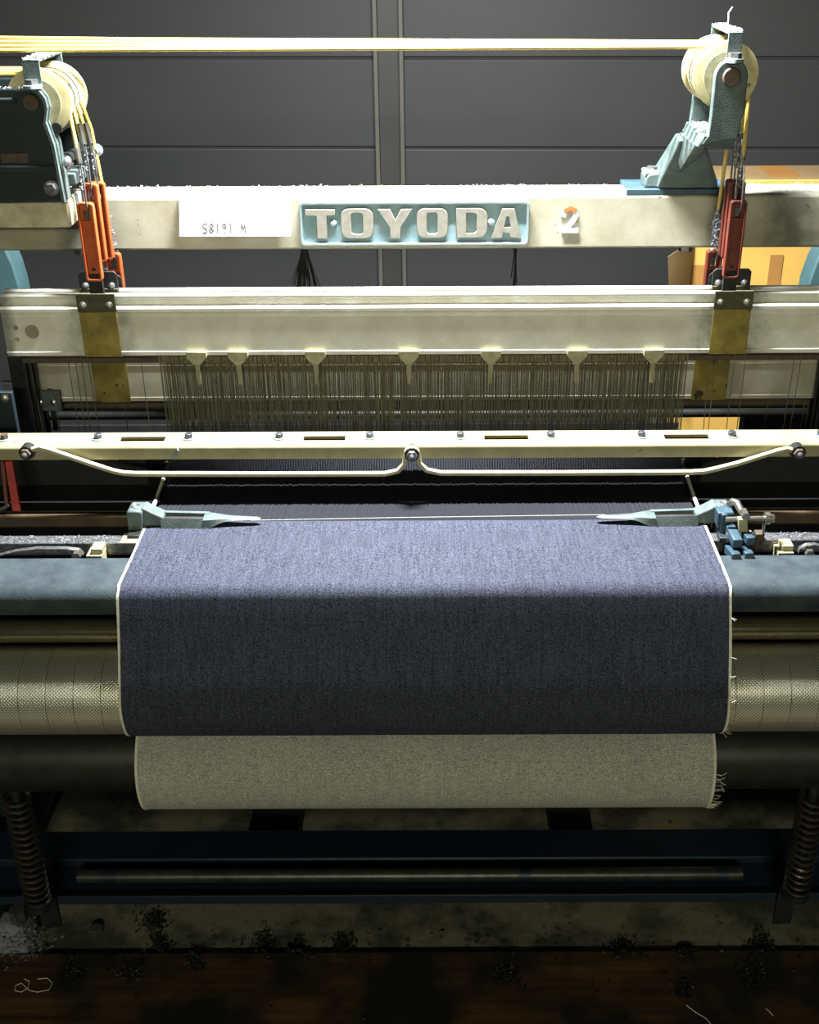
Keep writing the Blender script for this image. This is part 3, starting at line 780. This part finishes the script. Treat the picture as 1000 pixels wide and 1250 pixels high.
# scarlet picker strap at the edge
pk = thing('picker_strap', atY(14, 620, 1.60), 'scarlet picker strap in the dark shuttle box beside the hand rail end', 'strap')
a, b = atY(11, 562, 1.61), atY(21, 623, 1.585)
MB().hull([(p_.x + dx, p_.y + dy, p_.z) for p_, w_ in ((a, .0055), (b, .006)) for dx in (-w_, w_) for dy in (-.003, .003)]).build('strap', M['scarlet'], pk, bevel=.001)
a, b = atY(3, 562, 1.62), atY(9, 618, 1.595)
MB().hull([(p_.x + dx, p_.y + dy, p_.z) for p_, w_ in ((a, .003), (b, .003)) for dx in (-w_, w_) for dy in (-.003, .003)]).build('strap', M['red_dull'], pk, bevel=.001)
p = atY(5, 620, 1.585)
MB().tube([(p.x - .02, 1.585, p.z - .005), (p.x, 1.583, p.z), (p.x + .008, 1.583, p.z + .006)], .003, 8).build('strap_buckle', M['bolt'], pk)

# ------------------------------------------------------------------ cloth
TZ = .862; NR = .021
NC = (1.346, TZ - NR - .0015)                         # nose centre of the breast beam
RC, RR = (1.330, .704), .060                           # take-up roller
path = [(1.512, .8648), (1.47, .8635), (1.43, .8628), (1.39, .8622)]
r1 = NR + .0015
# tangent from nose to roller front
dv = Vector((RC[0] - NC[0], RC[1] - NC[1])); Ld = dv.length; base = math.atan2(dv.y, dv.x)
r2 = RR + .0016
ta = math.degrees(base - math.acos((r1 - r2) / Ld)) % 360
for k in range(10): path.append((NC[0] + r1 * math.cos(R(90 + (ta - 90) * k / 9)), NC[1] + r1 * math.sin(R(90 + (ta - 90) * k / 9))))
pa, pb = path[-1], (RC[0] + r2 * math.cos(R(ta)), RC[1] + r2 * math.sin(R(ta)))
for k in range(1, 6): path.append((pa[0] + (pb[0] - pa[0]) * k / 5, pa[1] + (pb[1] - pa[1]) * k / 5))
for k in range(1, 19): path.append((RC[0] + r2 * math.cos(R(ta + 150 * k / 18)), RC[1] + r2 * math.sin(R(ta + 150 * k / 18))))


def sheet(x0, x1, nx, off, jig=0):
    ls = []
    nrm = []
    for i in range(len(path)):
        a, b = path[max(i - 1, 0)], path[min(i + 1, len(path) - 1)]
        d = Vector((b[0] - a[0], b[1] - a[1])).normalized(); nrm.append(Vector((d.y, -d.x)))
    mb = MB()
    for j in range(nx + 1):
        x = x0 + (x1 - x0) * j / nx
        up = [(x, p_[0] - n_.x * off, p_[1] - n_.y * off) for p_, n_ in zip(path, nrm)]
        dn = [(x, p_[0] + n_.x * .0012, p_[1] + n_.y * .0012) for p_, n_ in zip(path, nrm)]
        if jig: up = [(x + jig * math.sin(i * .9) , y, z) for i, (x, y, z) in enumerate(up)]; dn = [(x + jig * math.sin(i * .9), y, z) for i, (x, y, z) in enumerate(dn)]
        ls.append(up + dn[::-1])
    return mb.loops(ls)


n_test = None
cl = thing('denim_cloth', (0, 1.33, .70), 'indigo denim web running over the breast beam and down the perforated roller', 'cloth')
sheet(WX0 + .003, WX1 - .003, 6, .0).build('denim_web', M['denim'], cl, ang=60)
for a in (WX0, WX1 - .0036):
    sheet(a, a + .0036, 1, .0011, .0005).build('selvedge', M['selvedge'], cl, ang=60)['label'] = 'white selvedge edge'
th = MB()
for k in range(14):
    x = WX1; p_ = random.choice(path[14:28])
    th.tube([(x - .001, p_[0] - .001, p_[1]), (x + ru(.003, .009), p_[0] - ru(.0, .006), p_[1] + ru(-.008, .006))], .00035, 4)
tag(th.build('loose_threads', M['selvedge'], cl), kind='stuff')

# warp between fell and reed: thin yarns side by side
wp = MB(); nw = 420
for k in range(nw):
    x = WX0 + .004 + (WX1 - WX0 - .008) * (k + .5) / nw; h = (WX1 - WX0) / nw * .46; j = ru(-.0006, .0006)
    ls = []
    for y, z in ((1.513, .8640), (1.56, .8600 + j), (1.69, .8605 + j * 2), (1.86, .843 + j), (2.44, .598)):
        ls.append([(x - h, y, z - .0005), (x, y, z + .0006), (x + h, y, z - .0005)])
    wp.loops(ls)
wo = tag(wp.build('warp_yarns', M['warp']), 'dark indigo warp yarns running from the cloth back through the reed', 'yarn', kind='stuff')
for a in (WX0 + .001, WX1 - .001):
    s_ = -1 if a < 0 else 1
    MB().tube([(a, 1.513, .8645), (a + s_ * .001, 1.58, .866), (a + s_ * .004, 1.70, .873)], .0029, 6).build('edge_yarns', M['selvedge'], wo)['label'] = 'white edge yarns'
# the weft just beaten in
MB().tube([(WX0 + .15, 1.515, .8660), (-.05, 1.520, .8668), (WX1 - .14, 1.524, .868)], .00035, 5).build('weft_pick', M['selvedge'], wo)

# wound cloth, reverse side out
QC, QR = (1.370, .565), .080
cr = thing('cloth_roll', (0, QC[0], QC[1] - QR), 'roll of finished cloth, grey reverse side out, under the perforated roller', 'cloth roll')
MB().cyl((WX0 + .0025, *QC), (WX1 - .0025, *QC), QR, 64).build('wound_cloth', M['denim_back'], cr)
MB().cyl((-.838, *QC), (.838, *QC), .055, 40).build('roll_tube', M['dark_steel'], cr)
for a, b in ((WX0, WX0 + .0035), (WX1 - .0035, WX1)):
    MB().cyl((a, *QC), (b, *QC), QR + .0008, 64).build('selvedge', M['selvedge'], cr)
th = MB()
for k in range(26):
    an = R(ru(165, 262)); c_, s_ = math.cos(an), math.sin(an)
    y, z = QC[0] + QR * c_, QC[1] + QR * s_
    L_ = ru(.006, .016)
    th.tube([(WX1 - .001, y, z), (WX1 + L_ * .5, y + c_ * .002, z + ru(-.002, .004)), (WX1 + L_, y + c_ * .002, z + ru(-.008, .008))], .0004, 4)
tag(th.build('loose_threads', M['selvedge'], cr), kind='stuff')

# ------------------------------------------------------------------ breast beam, guide rod, take-up roller
nose = arc(NC[0], NC[1], NR, 90, 205, 14)
prof = [(1.415, TZ - .0015)] + nose + [(NC[0] - .012, NC[1] - .019), (NC[0] + .03, NC[1] - .020), (1.415, TZ - .045)]
bb = tag(MB().prism(prof, 'X', -.95, .95).build('breast_beam', M['teal_metal'], ang=40), 'worn teal grey breast beam with rounded nose under the denim', 'beam')
MB().box(-.836, .836, 1.405, 1.411, .665, TZ - .043).build('apron', M['black'], bb)
tag(MB().cyl((-.838, 1.357, .781), (.838, 1.357, .781), .0160, 32).build('guide_rod', M['rod_steel']), 'slim polished guide rod between breast beam and perforated roller', 'rod')
tr = thing('take_up_roller', (0, RC[0], RC[1] - RR), 'perforated steel take-up roller with ring bands behind the hanging denim', 'roller')
MB().cyl((-.838, *RC), (.838, *RC), RR - .003, 48).build('roller_core', M['dark_steel'], tr)


def band(x0, x1):
    me = bpy.data.meshes.new('perforated_band'); bm = bmesh.new(); uvl = bm.loops.layers.uv.new('UVMap'); n = 64
    prof_ = [(x0, RR - .0012), (x0 + .0004, RR), (x1 - .0004, RR), (x1, RR - .0012)]
    V = [[bm.verts.new((x, RC[0] + r_ * math.cos(2 * math.pi * k / n), RC[1] + r_ * math.sin(2 * math.pi * k / n))) for x, r_ in prof_] for k in range(n)]
    for k in range(n):
        for i in range(3):
            f = bm.faces.new((V[k][i], V[(k + 1) % n][i], V[(k + 1) % n][i + 1], V[k][i + 1])); f.smooth = True
            for lp, (kk, ii) in zip(f.loops, ((k, i), (k + 1, i), (k + 1, i + 1), (k, i + 1))):
                lp[uvl].uv = (prof_[ii][0], 2 * math.pi * kk / n * RR)
    bmesh.ops.recalc_face_normals(bm, faces=bm.faces[:])
    bm.to_mesh(me); bm.free(); me.materials.append(M['perforated'])
    me.set_sharp_from_angle(angle=R(30))
    o = bpy.data.objects.new('perforated_band', me); C.objects.link(o); adopt(o, tr)
bw = .0362
x = -.836
while x < .80:
    band(x, x + bw - .0002); x += bw

# ------------------------------------------------------------------ temple rail, leaf springs, temples
trl = thing('temple_rail', (0, 1.475, .80), 'lint covered steel rail carrying the temples behind the breast beam', 'rail')
MB().box(-.836, .836, 1.464, 1.488, .838, .857).build('rail_bar', M['bolt'], trl, bevel=.001)
MB().box(-.836, .836, 1.430, 1.50, .800, .830).build('rail_base', M['black'], trl)
lint_on('lint', 2600, lambda: (random.choice((ru(-.85, -.42), ru(.43, .85))), ru(1.465, 1.487), .8572), .0013, M['grey_lint'], trl)
for sx, xs in ((-1, (-.44, -.40)), (1, (.41, .45))):
    MB().box(*sorted((xs[0], xs[1])), 1.460, 1.490, .8572, .8600).build('rail_clamp', M['cream_plain'], trl, bevel=.001)
for lab, pix, nutp, brk in (('thin bent leaf spring lying in the slot beside the plain temple', [(-25, 684), (0, 677), (20, 672), (45, 669), (80, 669), (96, 671), (102, 676)], (95, 676), (118, 672)),
                            ('thin bent leaf spring in the slot beside the thread cutter', [(1030, 676), (1010, 668), (995, 664), (984, 665), (976, 669), (974, 674)], (987, 673), (958, 669))):
    t = thing('leaf_spring', atY(*nutp, 1.442), lab, 'spring', 'leaf springs behind the breast beam')
    pts = [atY(x, y, 1.438) for x, y in pix]
    mb = MB(); mb.loops([[p_ + Vector((0, -.004, .0006)), p_ + Vector((0, .004, .0006)), p_ + Vector((0, .004, -.0006)), p_ + Vector((0, -.004, -.0006))] for p_ in pts]); mb.build('spring_leaf', M['bolt'], t, ang=60)
    p = atY(*nutp, 1.436)
    MB().cyl((p.x, 1.426, p.z), (p.x, 1.442, p.z), .0065, 6).build('nut', M['steel'], t)
    MB().cyl((p.x, 1.437, .830), (p.x, 1.437, p.z + .001), .004, 10).build('stud', M['bolt'], t)
    p = atY(*brk, 1.45)
    MB().box(p.x - .012, p.x + .010, 1.437, 1.4635, .8305, .852).box(p.x - .006, p.x + .010, 1.442, 1.4635, .852, .860).build('clamp_block', M['cream_plain'], t, bevel=.001)


def temple(mir, pix_head, pix_tip, label):
    """cast temple: square head with screw, sloping web, slotted arm with spiked roller, thin tip"""
    Y0 = 1.492
    hd = atY(*pix_head, Y0); tip = atY(*pix_tip, Y0 + .004)
    s = 1 if not mir else -1
    Z0 = .8635                                              # cloth level
    X = lambda u: hd.x + s * u
    L_ = abs(tip.x - hd.x)
    t = thing('temple', (hd.x, Y0, .84), label, 'temple', 'temples stretching the cloth')
    b = MB()
    b.prism([(X(0), Z0 - .016), (X(.020), Z0 - .016), (X(.022), Z0 + .026), (X(.019), Z0 + .030), (X(.003), Z0 + .030), (X(0), Z0 + .027)], 'Y', Y0 - .002, Y0 + .030)
    b.prism([(X(.018), Z0 + .002), (X(.050), Z0 + .002), (X(.050), Z0 + .016), (X(.034), Z0 + .024), (X(.024), Z0 + .0305), (X(.018), Z0 + .030)], 'Y', Y0 + .006, Y0 + .030)
    b.build('head', M['teal_cast'], t, bevel=.0025)
    a = MB()
    a.hull([(X(u), Y0 + y, Z0 + z) for u, y, z in ((.046, -.001, .001), (.046, .004, .015), (.112, -.001, .002), (.112, .004, .014), (.046, .006, .001), (.112, .006, .002))])
    a.hull([(X(u), Y0 + y, Z0 + z) for u, y, z in ((.046, .021, .001), (.046, .021, .017), (.112, .021, .002), (.112, .021, .015), (.046, .028, .001), (.046, .027, .017), (.112, .028, .002), (.112, .027, .015))])
    sec = ((.106, -.001, .028, .0015, .0145), (.114, -.0005, .0275, .0018, .0148), (.121, .001, .026, .0040, .0146), (.128, .003, .024, .0070, .0142), (.136, .0045, .022, .0092, .0138),
           (.148, .006, .020, .0103, .0134), (L_ - .008, .0085, .0175, .0108, .0130), (L_ - .002, .0100, .0160, .0112, .0128), (L_, .0115, .0145, .0116, .0126))
    a.loops([[(X(u), Y0 + ya, Z0 + za), (X(u), Y0 + yb_, Z0 + za), (X(u), Y0 + yb_ - .001, Z0 + zb_ - .001), (X(u), Y0 + (ya + yb_) / 2, Z0 + zb_), (X(u), Y0 + ya + .003, Z0 + zb_ - .001)] for u, ya, yb_, za, zb_ in sec])
    a.build('arm', M['teal_cast'], t, bevel=.0018)
    MB().cyl((X(.046), Y0 + .0135, Z0 + .008), (X(.110), Y0 + .0135, Z0 + .007), .0062, 14).build('spiked_roller', M['dark_steel'], t)
    MB().lathe([(0, .0068), (.001, .0068), (.0016, .005), (.0006, .003)], (X(.0105), Y0 + .015, Z0 + .0298), (0, 0, 1), 16).build('screw', M['bolt'], t)
    MB().box(*sorted((X(.002), X(.020))), Y0 - .020, Y0 + .004, Z0 - .0060, Z0 + .001).build('foot', M['dark_steel'], t, bevel=.001)
    return t


temple(False, (156, 640), (318, 631), 'grey teal temple clamping the plain cloth edge, no cutter attached')
temple(True, (893, 636), (729, 631), 'teal temple beside the thread cutter, paint chipped on its arm')

# thread cutter next to the temple
tc = thing('thread_cutter', atY(905, 680, 1.44), 'blue thread cutter with steel rods clamped beside the chipped temple', 'thread cutter')
def pbox(name, x0, x1, y0, y1, Yc, dep, mat, bev=.0012, parent=tc, skew=0):
    a, b = atY(x0, y1, Yc), atY(x1, y0, Yc)
    return MB().hull([(xx + (skew if zz > (a.z + b.z) / 2 else 0), yy, zz) for xx in (a.x, b.x) for yy in (Yc, Yc + dep) for zz in (a.z, b.z)]).build(name, M[mat], parent, bevel=bev)
pbox('back_plate', 876, 889, 628, 677, 1.470, .014, 'blue_paint', .002)
pbox('top_block', 875, 897, 626, 644, 1.474, .022, 'blue_paint', .002)
p0, p1 = atY(886, 634, 1.462), atY(938, 632.5, 1.462)
MB().cyl(p0, p1, .0036, 14).build('cross_rod', M['steel'], tc)
p0 = atY(893, 615, 1.494); p1 = atY(907, 629, 1.470)
MB().tube([atY(890, 616, 1.497), atY(895, 612, 1.494), atY(900, 614, 1.488), atY(905, 624, 1.475), atY(908, 630, 1.468)], .0052, 12).build('bent_arm', M['steel'], tc)
p = atY(909, 627.5, 1.462)
MB().cyl((p.x, 1.453, p.z), (p.x, 1.470, p.z), .006, 6).build('clamp_nut', M['steel'], tc)
MB().hull([(q_.x + dx, q_.y + dy, q_.z) for q_ in (atY(907.5, 634, 1.452), atY(907.5, 650, 1.452)) for dx in (-.0062, .0062) for dy in (0, .010)]).build('rod_clamp', M['cream_plain'], tc, bevel=.001)
for name, (xa, ya, Ya), (xb, yb, Yb), r_ in (('finger', (891, 645, 1.470), (901, 664, 1.424), .0066), ('finger', (908, 650, 1.468), (917, 661, 1.430), .0058), ('finger', (888, 668, 1.462), (899, 681, 1.404), .0062), ('finger', (905, 668, 1.462), (915, 680, 1.406), .0062)):
    a, b = atY(xa, ya, Ya), atY(xb, yb, Yb); d = (b - a).normalized(); sx_ = Vector((1, 0, 0)); up = sx_.cross(d)
    MB().loops([[c_ + sx_ * r_ + up * r_, c_ - sx_ * r_ + up * r_, c_ - sx_ * r_ - up * r_, c_ + sx_ * r_ - up * r_] for c_ in (a, b)]).build(name, M['blue_paint'], tc, bevel=.0015)
pbox('side_block', 921, 934, 652, 672, 1.462, .014, 'rust_pin', .001)
pbox('side_arm', 931, 936, 630, 652, 1.460, .006, 'steel', .001)
p = atY(936, 632.5, 1.462)
MB().cyl((p.x - .003, p.y, p.z), (p.x + .004, p.y, p.z), .0085, 18).build('collar', M['steel'], tc)
MB().cyl((p.x + .004, p.y, p.z), (p.x + .0105, p.y, p.z), .0060, 6).build('bolt_head', M['steel'], tc, bevel=.0006)
p = atY(888, 656, 1.460)
MB().cyl((p.x - .002, p.y, p.z), (p.x + .004, p.y, p.z), .0085, 16).build('washer', M['bolt'], tc)
MB().box(*sorted((atY(880, 660, 1.45).x, atY(925, 660, 1.45).x)), 1.455, 1.475, .8575, .866).build('base_block', M['teal_dark'], tc, bevel=.001)
pbox('blade_arm', 896, 922, 655, 672, 1.458, .008, 'dark_steel', .001)

# ------------------------------------------------------------------ back of the loom seen through the wires
cb = thing('cover_panel', (-.8, 2.2, .8), 'pale teal curved cover peeping under the beam beside the pulley housing', 'cover')
pc = atY(0, 360, 2.2)
MB().prism([(-.95, atY(0, 366, 2.2).z)] + [(atY(x, y, 2.2).x, atY(x, y, 2.2).z) for x, y in ((29, 366), (25, 345), (18, 322), (10, 305), (2, 290))] + [(-.95, 1.30)], 'Y', 2.19, 2.25).build('cover_shell', M['teal_cover'], cb, bevel=.004)
MB().box(-.95, -.87, 2.19, 2.25, 0, atY(0, 366, 2.2).z).build('cover_leg', M['teal_dark'], cb)
cb2 = thing('cover_panel', (.8, 2.2, .8), 'teal cover edge under the beam in front of the yellow box', 'cover')
MB().prism([(.95, .50), (atY(946, 540, 2.2).x, .50), (atY(972, 430, 2.2).x, atY(972, 430, 2.2).z), (atY(985, 345, 2.2).x, atY(985, 345, 2.2).z), (atY(994, 320, 2.2).x, atY(994, 320, 2.2).z), (atY(1003, 302, 2.2).x, atY(1003, 302, 2.2).z), (.95, 1.3)], 'Y', 2.19, 2.25).build('cover_shell', M['teal_cover'], cb2, bevel=.004)
MB().box(atY(908, 520, 2.15).x, .95, 2.15, 2.185, 0, .82).build('cover_leg', M['teal_dark'], cb2)
bp = thing('bearing_plate', atY(10, 520, 1.78), 'dark teal side plate with a screw beside the hand rail end', 'plate')
MB().prism([(-.836, .838), (atY(26, 540, 1.76).x, .838), (atY(26, 540, 1.76).x, atY(26, 540, 1.76).z), (atY(15, 478, 1.76).x, atY(15, 478, 1.76).z), (-.836, atY(0, 476, 1.76).z)], 'Y', 1.755, 1.765).build('plate', M['teal_dark'], bp, bevel=.001)
p = atY(6, 486, 1.755)
MB().lathe([(0, .006), (.003, .006), (.005, .003), (.0052, .0005)], (p.x, 1.755, p.z), (0, -1, 0), 12).build('screw', M['steel'], bp)
gp = thing('guide_clip', atY(58, 490, 1.83), 'small teal clip with two screws behind the stray heald wires', 'clip')
a, b = atY(48, 502, 1.90), atY(72, 478, 1.90)
MB().box(a.x, b.x, 1.900, 1.910, a.z, b.z).build('clip_plate', M['teal_cast'], gp, bevel=.001)
for xx in (50, 66):
    p = atY(xx, 491, 1.9)
    MB().lathe([(0, .006), (.004, .006), (.006, .003), (.0062, .0005)], (p.x, 1.9, p.z), (0, -1, 0), 12).build('screw', M['steel'], gp)
MB().box((a.x + b.x) / 2 - .004, (a.x + b.x) / 2 + .004, 1.91, 1.915, a.z - .04, b.z).build('clip_stem', M['dark_steel'], gp)
br = thing('rear_cross_rail', (0, 2.1, .72), 'dark rear cross rail with a steel tube seen behind the healds', 'rail')
MB().box(-.838, .838, 2.06, 2.10, .796, .826).build('rail_plate', M['black'], br, bevel=.002)
MB().box(-.80, .80, 1.79, 2.13, .465, .47).build('light_block_sheet', M['black'], br)  # unseen sheet added only to keep lamp light off the floor
MB().box(-.838, atY(826, 520, 2.28).x, 2.262, 2.268, .30, .70).build('dark_screen_plate', M['black'], br)  # black plate added so the lit background behind the healds goes dark
MB().box(-.838, -.80, 2.10, 2.27, .60, .64).build('plate_bracket', M['black'], br)
MB().cyl((-.838, 2.02, .822), (.838, 2.02, .822), .008, 16).build('steel_tube', M['dark_steel'], br)
wb = thing('warp_beam', (0, 2.62, .2), 'large dark warp beam wound with indigo yarn behind the loom', 'warp beam')
MB().cyl((-.50, 2.45, .395), (.46, 2.45, .395), .20, 48).build('wound_warp', M['warp'], wb)
for x in (-.52, .46):
    MB().cyl((x, 2.45, .395), (x + .02, 2.45, .395), .30, 48).build('beam_flange', M['dark_steel'], wb)
MB().cyl((-.86, 2.45, .395), (.86, 2.45, .395), .04, 20).build('beam_shaft', M['dark_steel'], wb)

# ------------------------------------------------------------------ underneath: channel bar, treadle rod, springs
zc = .25
yb = [atZ(500, y, zc).y for y in (1022, 1047, 1056, 1080, 1089)]
ch = thing('cross_channel', (0, yb[2], .18), 'deep blue channel bar crossing low between the loom ends', 'bar')
MB().box(-.838, .838, yb[1], yb[0] + .02, .20, zc - .001).build('rear_flange', M['blue_deep'], ch, bevel=.003)
MB().box(-.838, .838, yb[4] - .003, yb[1] + .002, .230, .236).build('web', M['blue_deep'], ch, bevel=.001)
MB().box(-.838, .838, yb[4] - .004, yb[4] + .001, .230, .247).build('front_flange', M['blue_deep'], ch, bevel=.001)
tro = thing('treadle_rod', (0, 1.46, .237), 'dusty steel rod lying in the deep blue channel', 'rod')
zr = .2478; yr = atZ(500, 1068, zr).y
MB().cyl((atY(96, 1070, yr).x, yr, zr), (atY(905, 1068, yr).x, yr, zr), .0112, 20).build('rod', M['dusty_rod'], tro)
for xx in (136, 640, 880):
    p = atY(xx, 1071, yr)
    MB().cyl((p.x - .010, yr, zr), (p.x + .010, yr, zr), .0116, 20).build('collar', M['blue_deep'], tro)
tlab = ('black treadle lever below the nameplate start, reaching under the healds', 'black treadle lever under the wider cloth half, near the thread cutter')
for (xa, xb), lab in (((322, 378), tlab[0]), ((662, 708), tlab[1])):
    t = thing('treadle_lever', (atY((xa + xb) / 2, 1010, 1.75).x, 1.75, .16), lab, 'lever', 'treadle levers under the loom')
    a, b = atY(xa, 1010, 1.75).x, atY(xb, 1010, 1.75).x
    MB().box(a, b, 1.57, 2.30, .16, .21).build('lever_bar', M['black'], t, bevel=.004)
    MB().cyl(((a + b) / 2 - .05, 2.25, .17), ((a + b) / 2 + .05, 2.25, .17), .03, 20).build('pivot', M['dark_steel'], t)
    MB().box(a - .01, b + .01, 2.21, 2.29, 0, .15).build('pivot_foot', M['dark_steel'], t)
for (xa, xb), lab in (((-60, 30), 'black cast foot of the loom behind the long coil spring'), ((968, 1060), 'black cast foot of the loom behind the coil spring at the frame edge')):
    pass


def coil(x, y0, y1, Y, turns, label):
    a, b = atY(x, y0, Y), atY(x, y1, Y); zt_, zb_ = a.z, b.z
    t = thing('coil_spring', (a.x, Y, zb_ - .03), label, 'spring', 'coil springs below the cloth roll')
    n = turns * 14
    MB().tube([(a.x +   .0180 * math.cos(2 * math.pi * k / 14), Y +   .0180 * math.sin(2 * math.pi * k / 14), zt_ + (zb_ - zt_) * k / n) for k in range(n + 1)], .0030, 6).build('coil', M['spring'], t)
    MB().cyl((a.x, Y, zb_ - .02), (a.x, Y, QC[1] - .056), .008, 12).build('spring_rod', M['dark_steel'], t)
    MB().cyl((a.x, Y, zb_ - .012), (a.x, Y, zb_), .021, 20).build('spring_seat', M['dark_steel'], t)
    MB().box(a.x - .014, a.x + .014, Y - .01, yb[4] - .0045, zb_ - .022, zb_ - .012).box(a.x - .014, a.x + .014, yb[4] - .012, yb[4] - .0045, min(zb_ - .022, .19), max(zb_, .24)).build('seat_bracket', M['dark_steel'], t)
coil(19, 968, 1098, 1.37, 17, 'rusty coil spring under the cloth roll near the dirty foot casting')
coil(993, 968, 1085, 1.37, 15, 'dark coil spring under the cloth roll on the loose thread side')
# dirty lump of lint and a foot casting
lf = thing('foot_casting', atZ(20, 1150, 0), 'lint coated foot casting with bolt at the floor edge', 'casting')
p = atZ(20, 1150, .0)
MB().hull([(p.x + dx, p.y + dy, z) for z, s_ in ((0.001, .034), (.03, .032), (.06, .018)) for dx in (-s_, s_) for dy in (-s_, s_)]).build('casting', M['grey_lint'], lf, bevel=.008)
MB().cyl((p.x + .015, p.y - .005, .055), (p.x + .015, p.y - .005, .085), .014, 6).build('bolt', M['bolt'], lf)
lint_on('lint', 900, lambda: (p.x + random.gauss(.02, .022), p.y + random.gauss(-.02, .022), ru(.002, .05)), .003, M['grey_lint'], lf)
p = atZ(118, 1138, 0)
nt = tag(MB().cyl((p.x, p.y, .0005), (p.x, p.y, .012), .012, 6).build('dropped_nut', M['steel'], bevel=.001), 'loose hex nut lying on the dirty concrete floor', 'nut')
# scraps on the board
pts = [atZ(x, y, .0135) for x, y in ((46, 1195), (58, 1194), (64, 1200), (60, 1208), (46, 1211), (36, 1209), (26, 1200), (19, 1203), (18, 1209), (26, 1211), (34, 1206), (36, 1198), (30, 1195))]
tag(MB().tube(pts, .0008, 5).build('yarn_scrap', M['selvedge']), 'curled white yarn scrap on the brown board', 'yarn', 'yarn scraps on the floor')
for pix, lab in (([(838, 1227), (850, 1236), (862, 1243), (868, 1250)], 'longer pale yarn scrap on the brown board near its dark stain'), ([(935, 1231), (941, 1236), (944, 1240)], 'short pale yarn scrap on the brown board near the thread side spring')):
    tag(MB().tube([atZ(x, y, .0135) for x, y in pix], .0008, 5).build('yarn_scrap', M['selvedge']), lab, 'yarn', 'yarn scraps on the floor')
spots_ = [(188, 1120, 14), (196, 1150, 12), (325, 1150, 16), (365, 1158, 14), (240, 1175, 12), (160, 1185, 18), (620, 1192, 12), (838, 1160, 10), (835, 1208, 14), (760, 1155, 14), (930, 1150, 16), (920, 1190, 20), (420, 1150, 12), (90, 1190, 14)]
def clump():
    x, y, r_ = random.choice(spots_)
    c_ = atZ(x + random.gauss(0, r_ * .5), y + random.gauss(0, r_ * .55), .008)
    return (c_.x, c_.y, .0125 if c_.y < 1.515 else .002)
tag(lint_on('floor_lint', 4200, clump, .0032, M['black']), 'black lint clumps lying on the brown board and dirty concrete', 'lint')
fluff = lint_on('floor_lint', 300, lambda: (ru(-.7, .7), random.choice((random.gauss(1.52, .02), ru(1.3, 1.8))), .014 if False else .013), .004, M['black'])
tag(fluff, 'dark fluff scattered along the joint of board and concrete', 'lint')
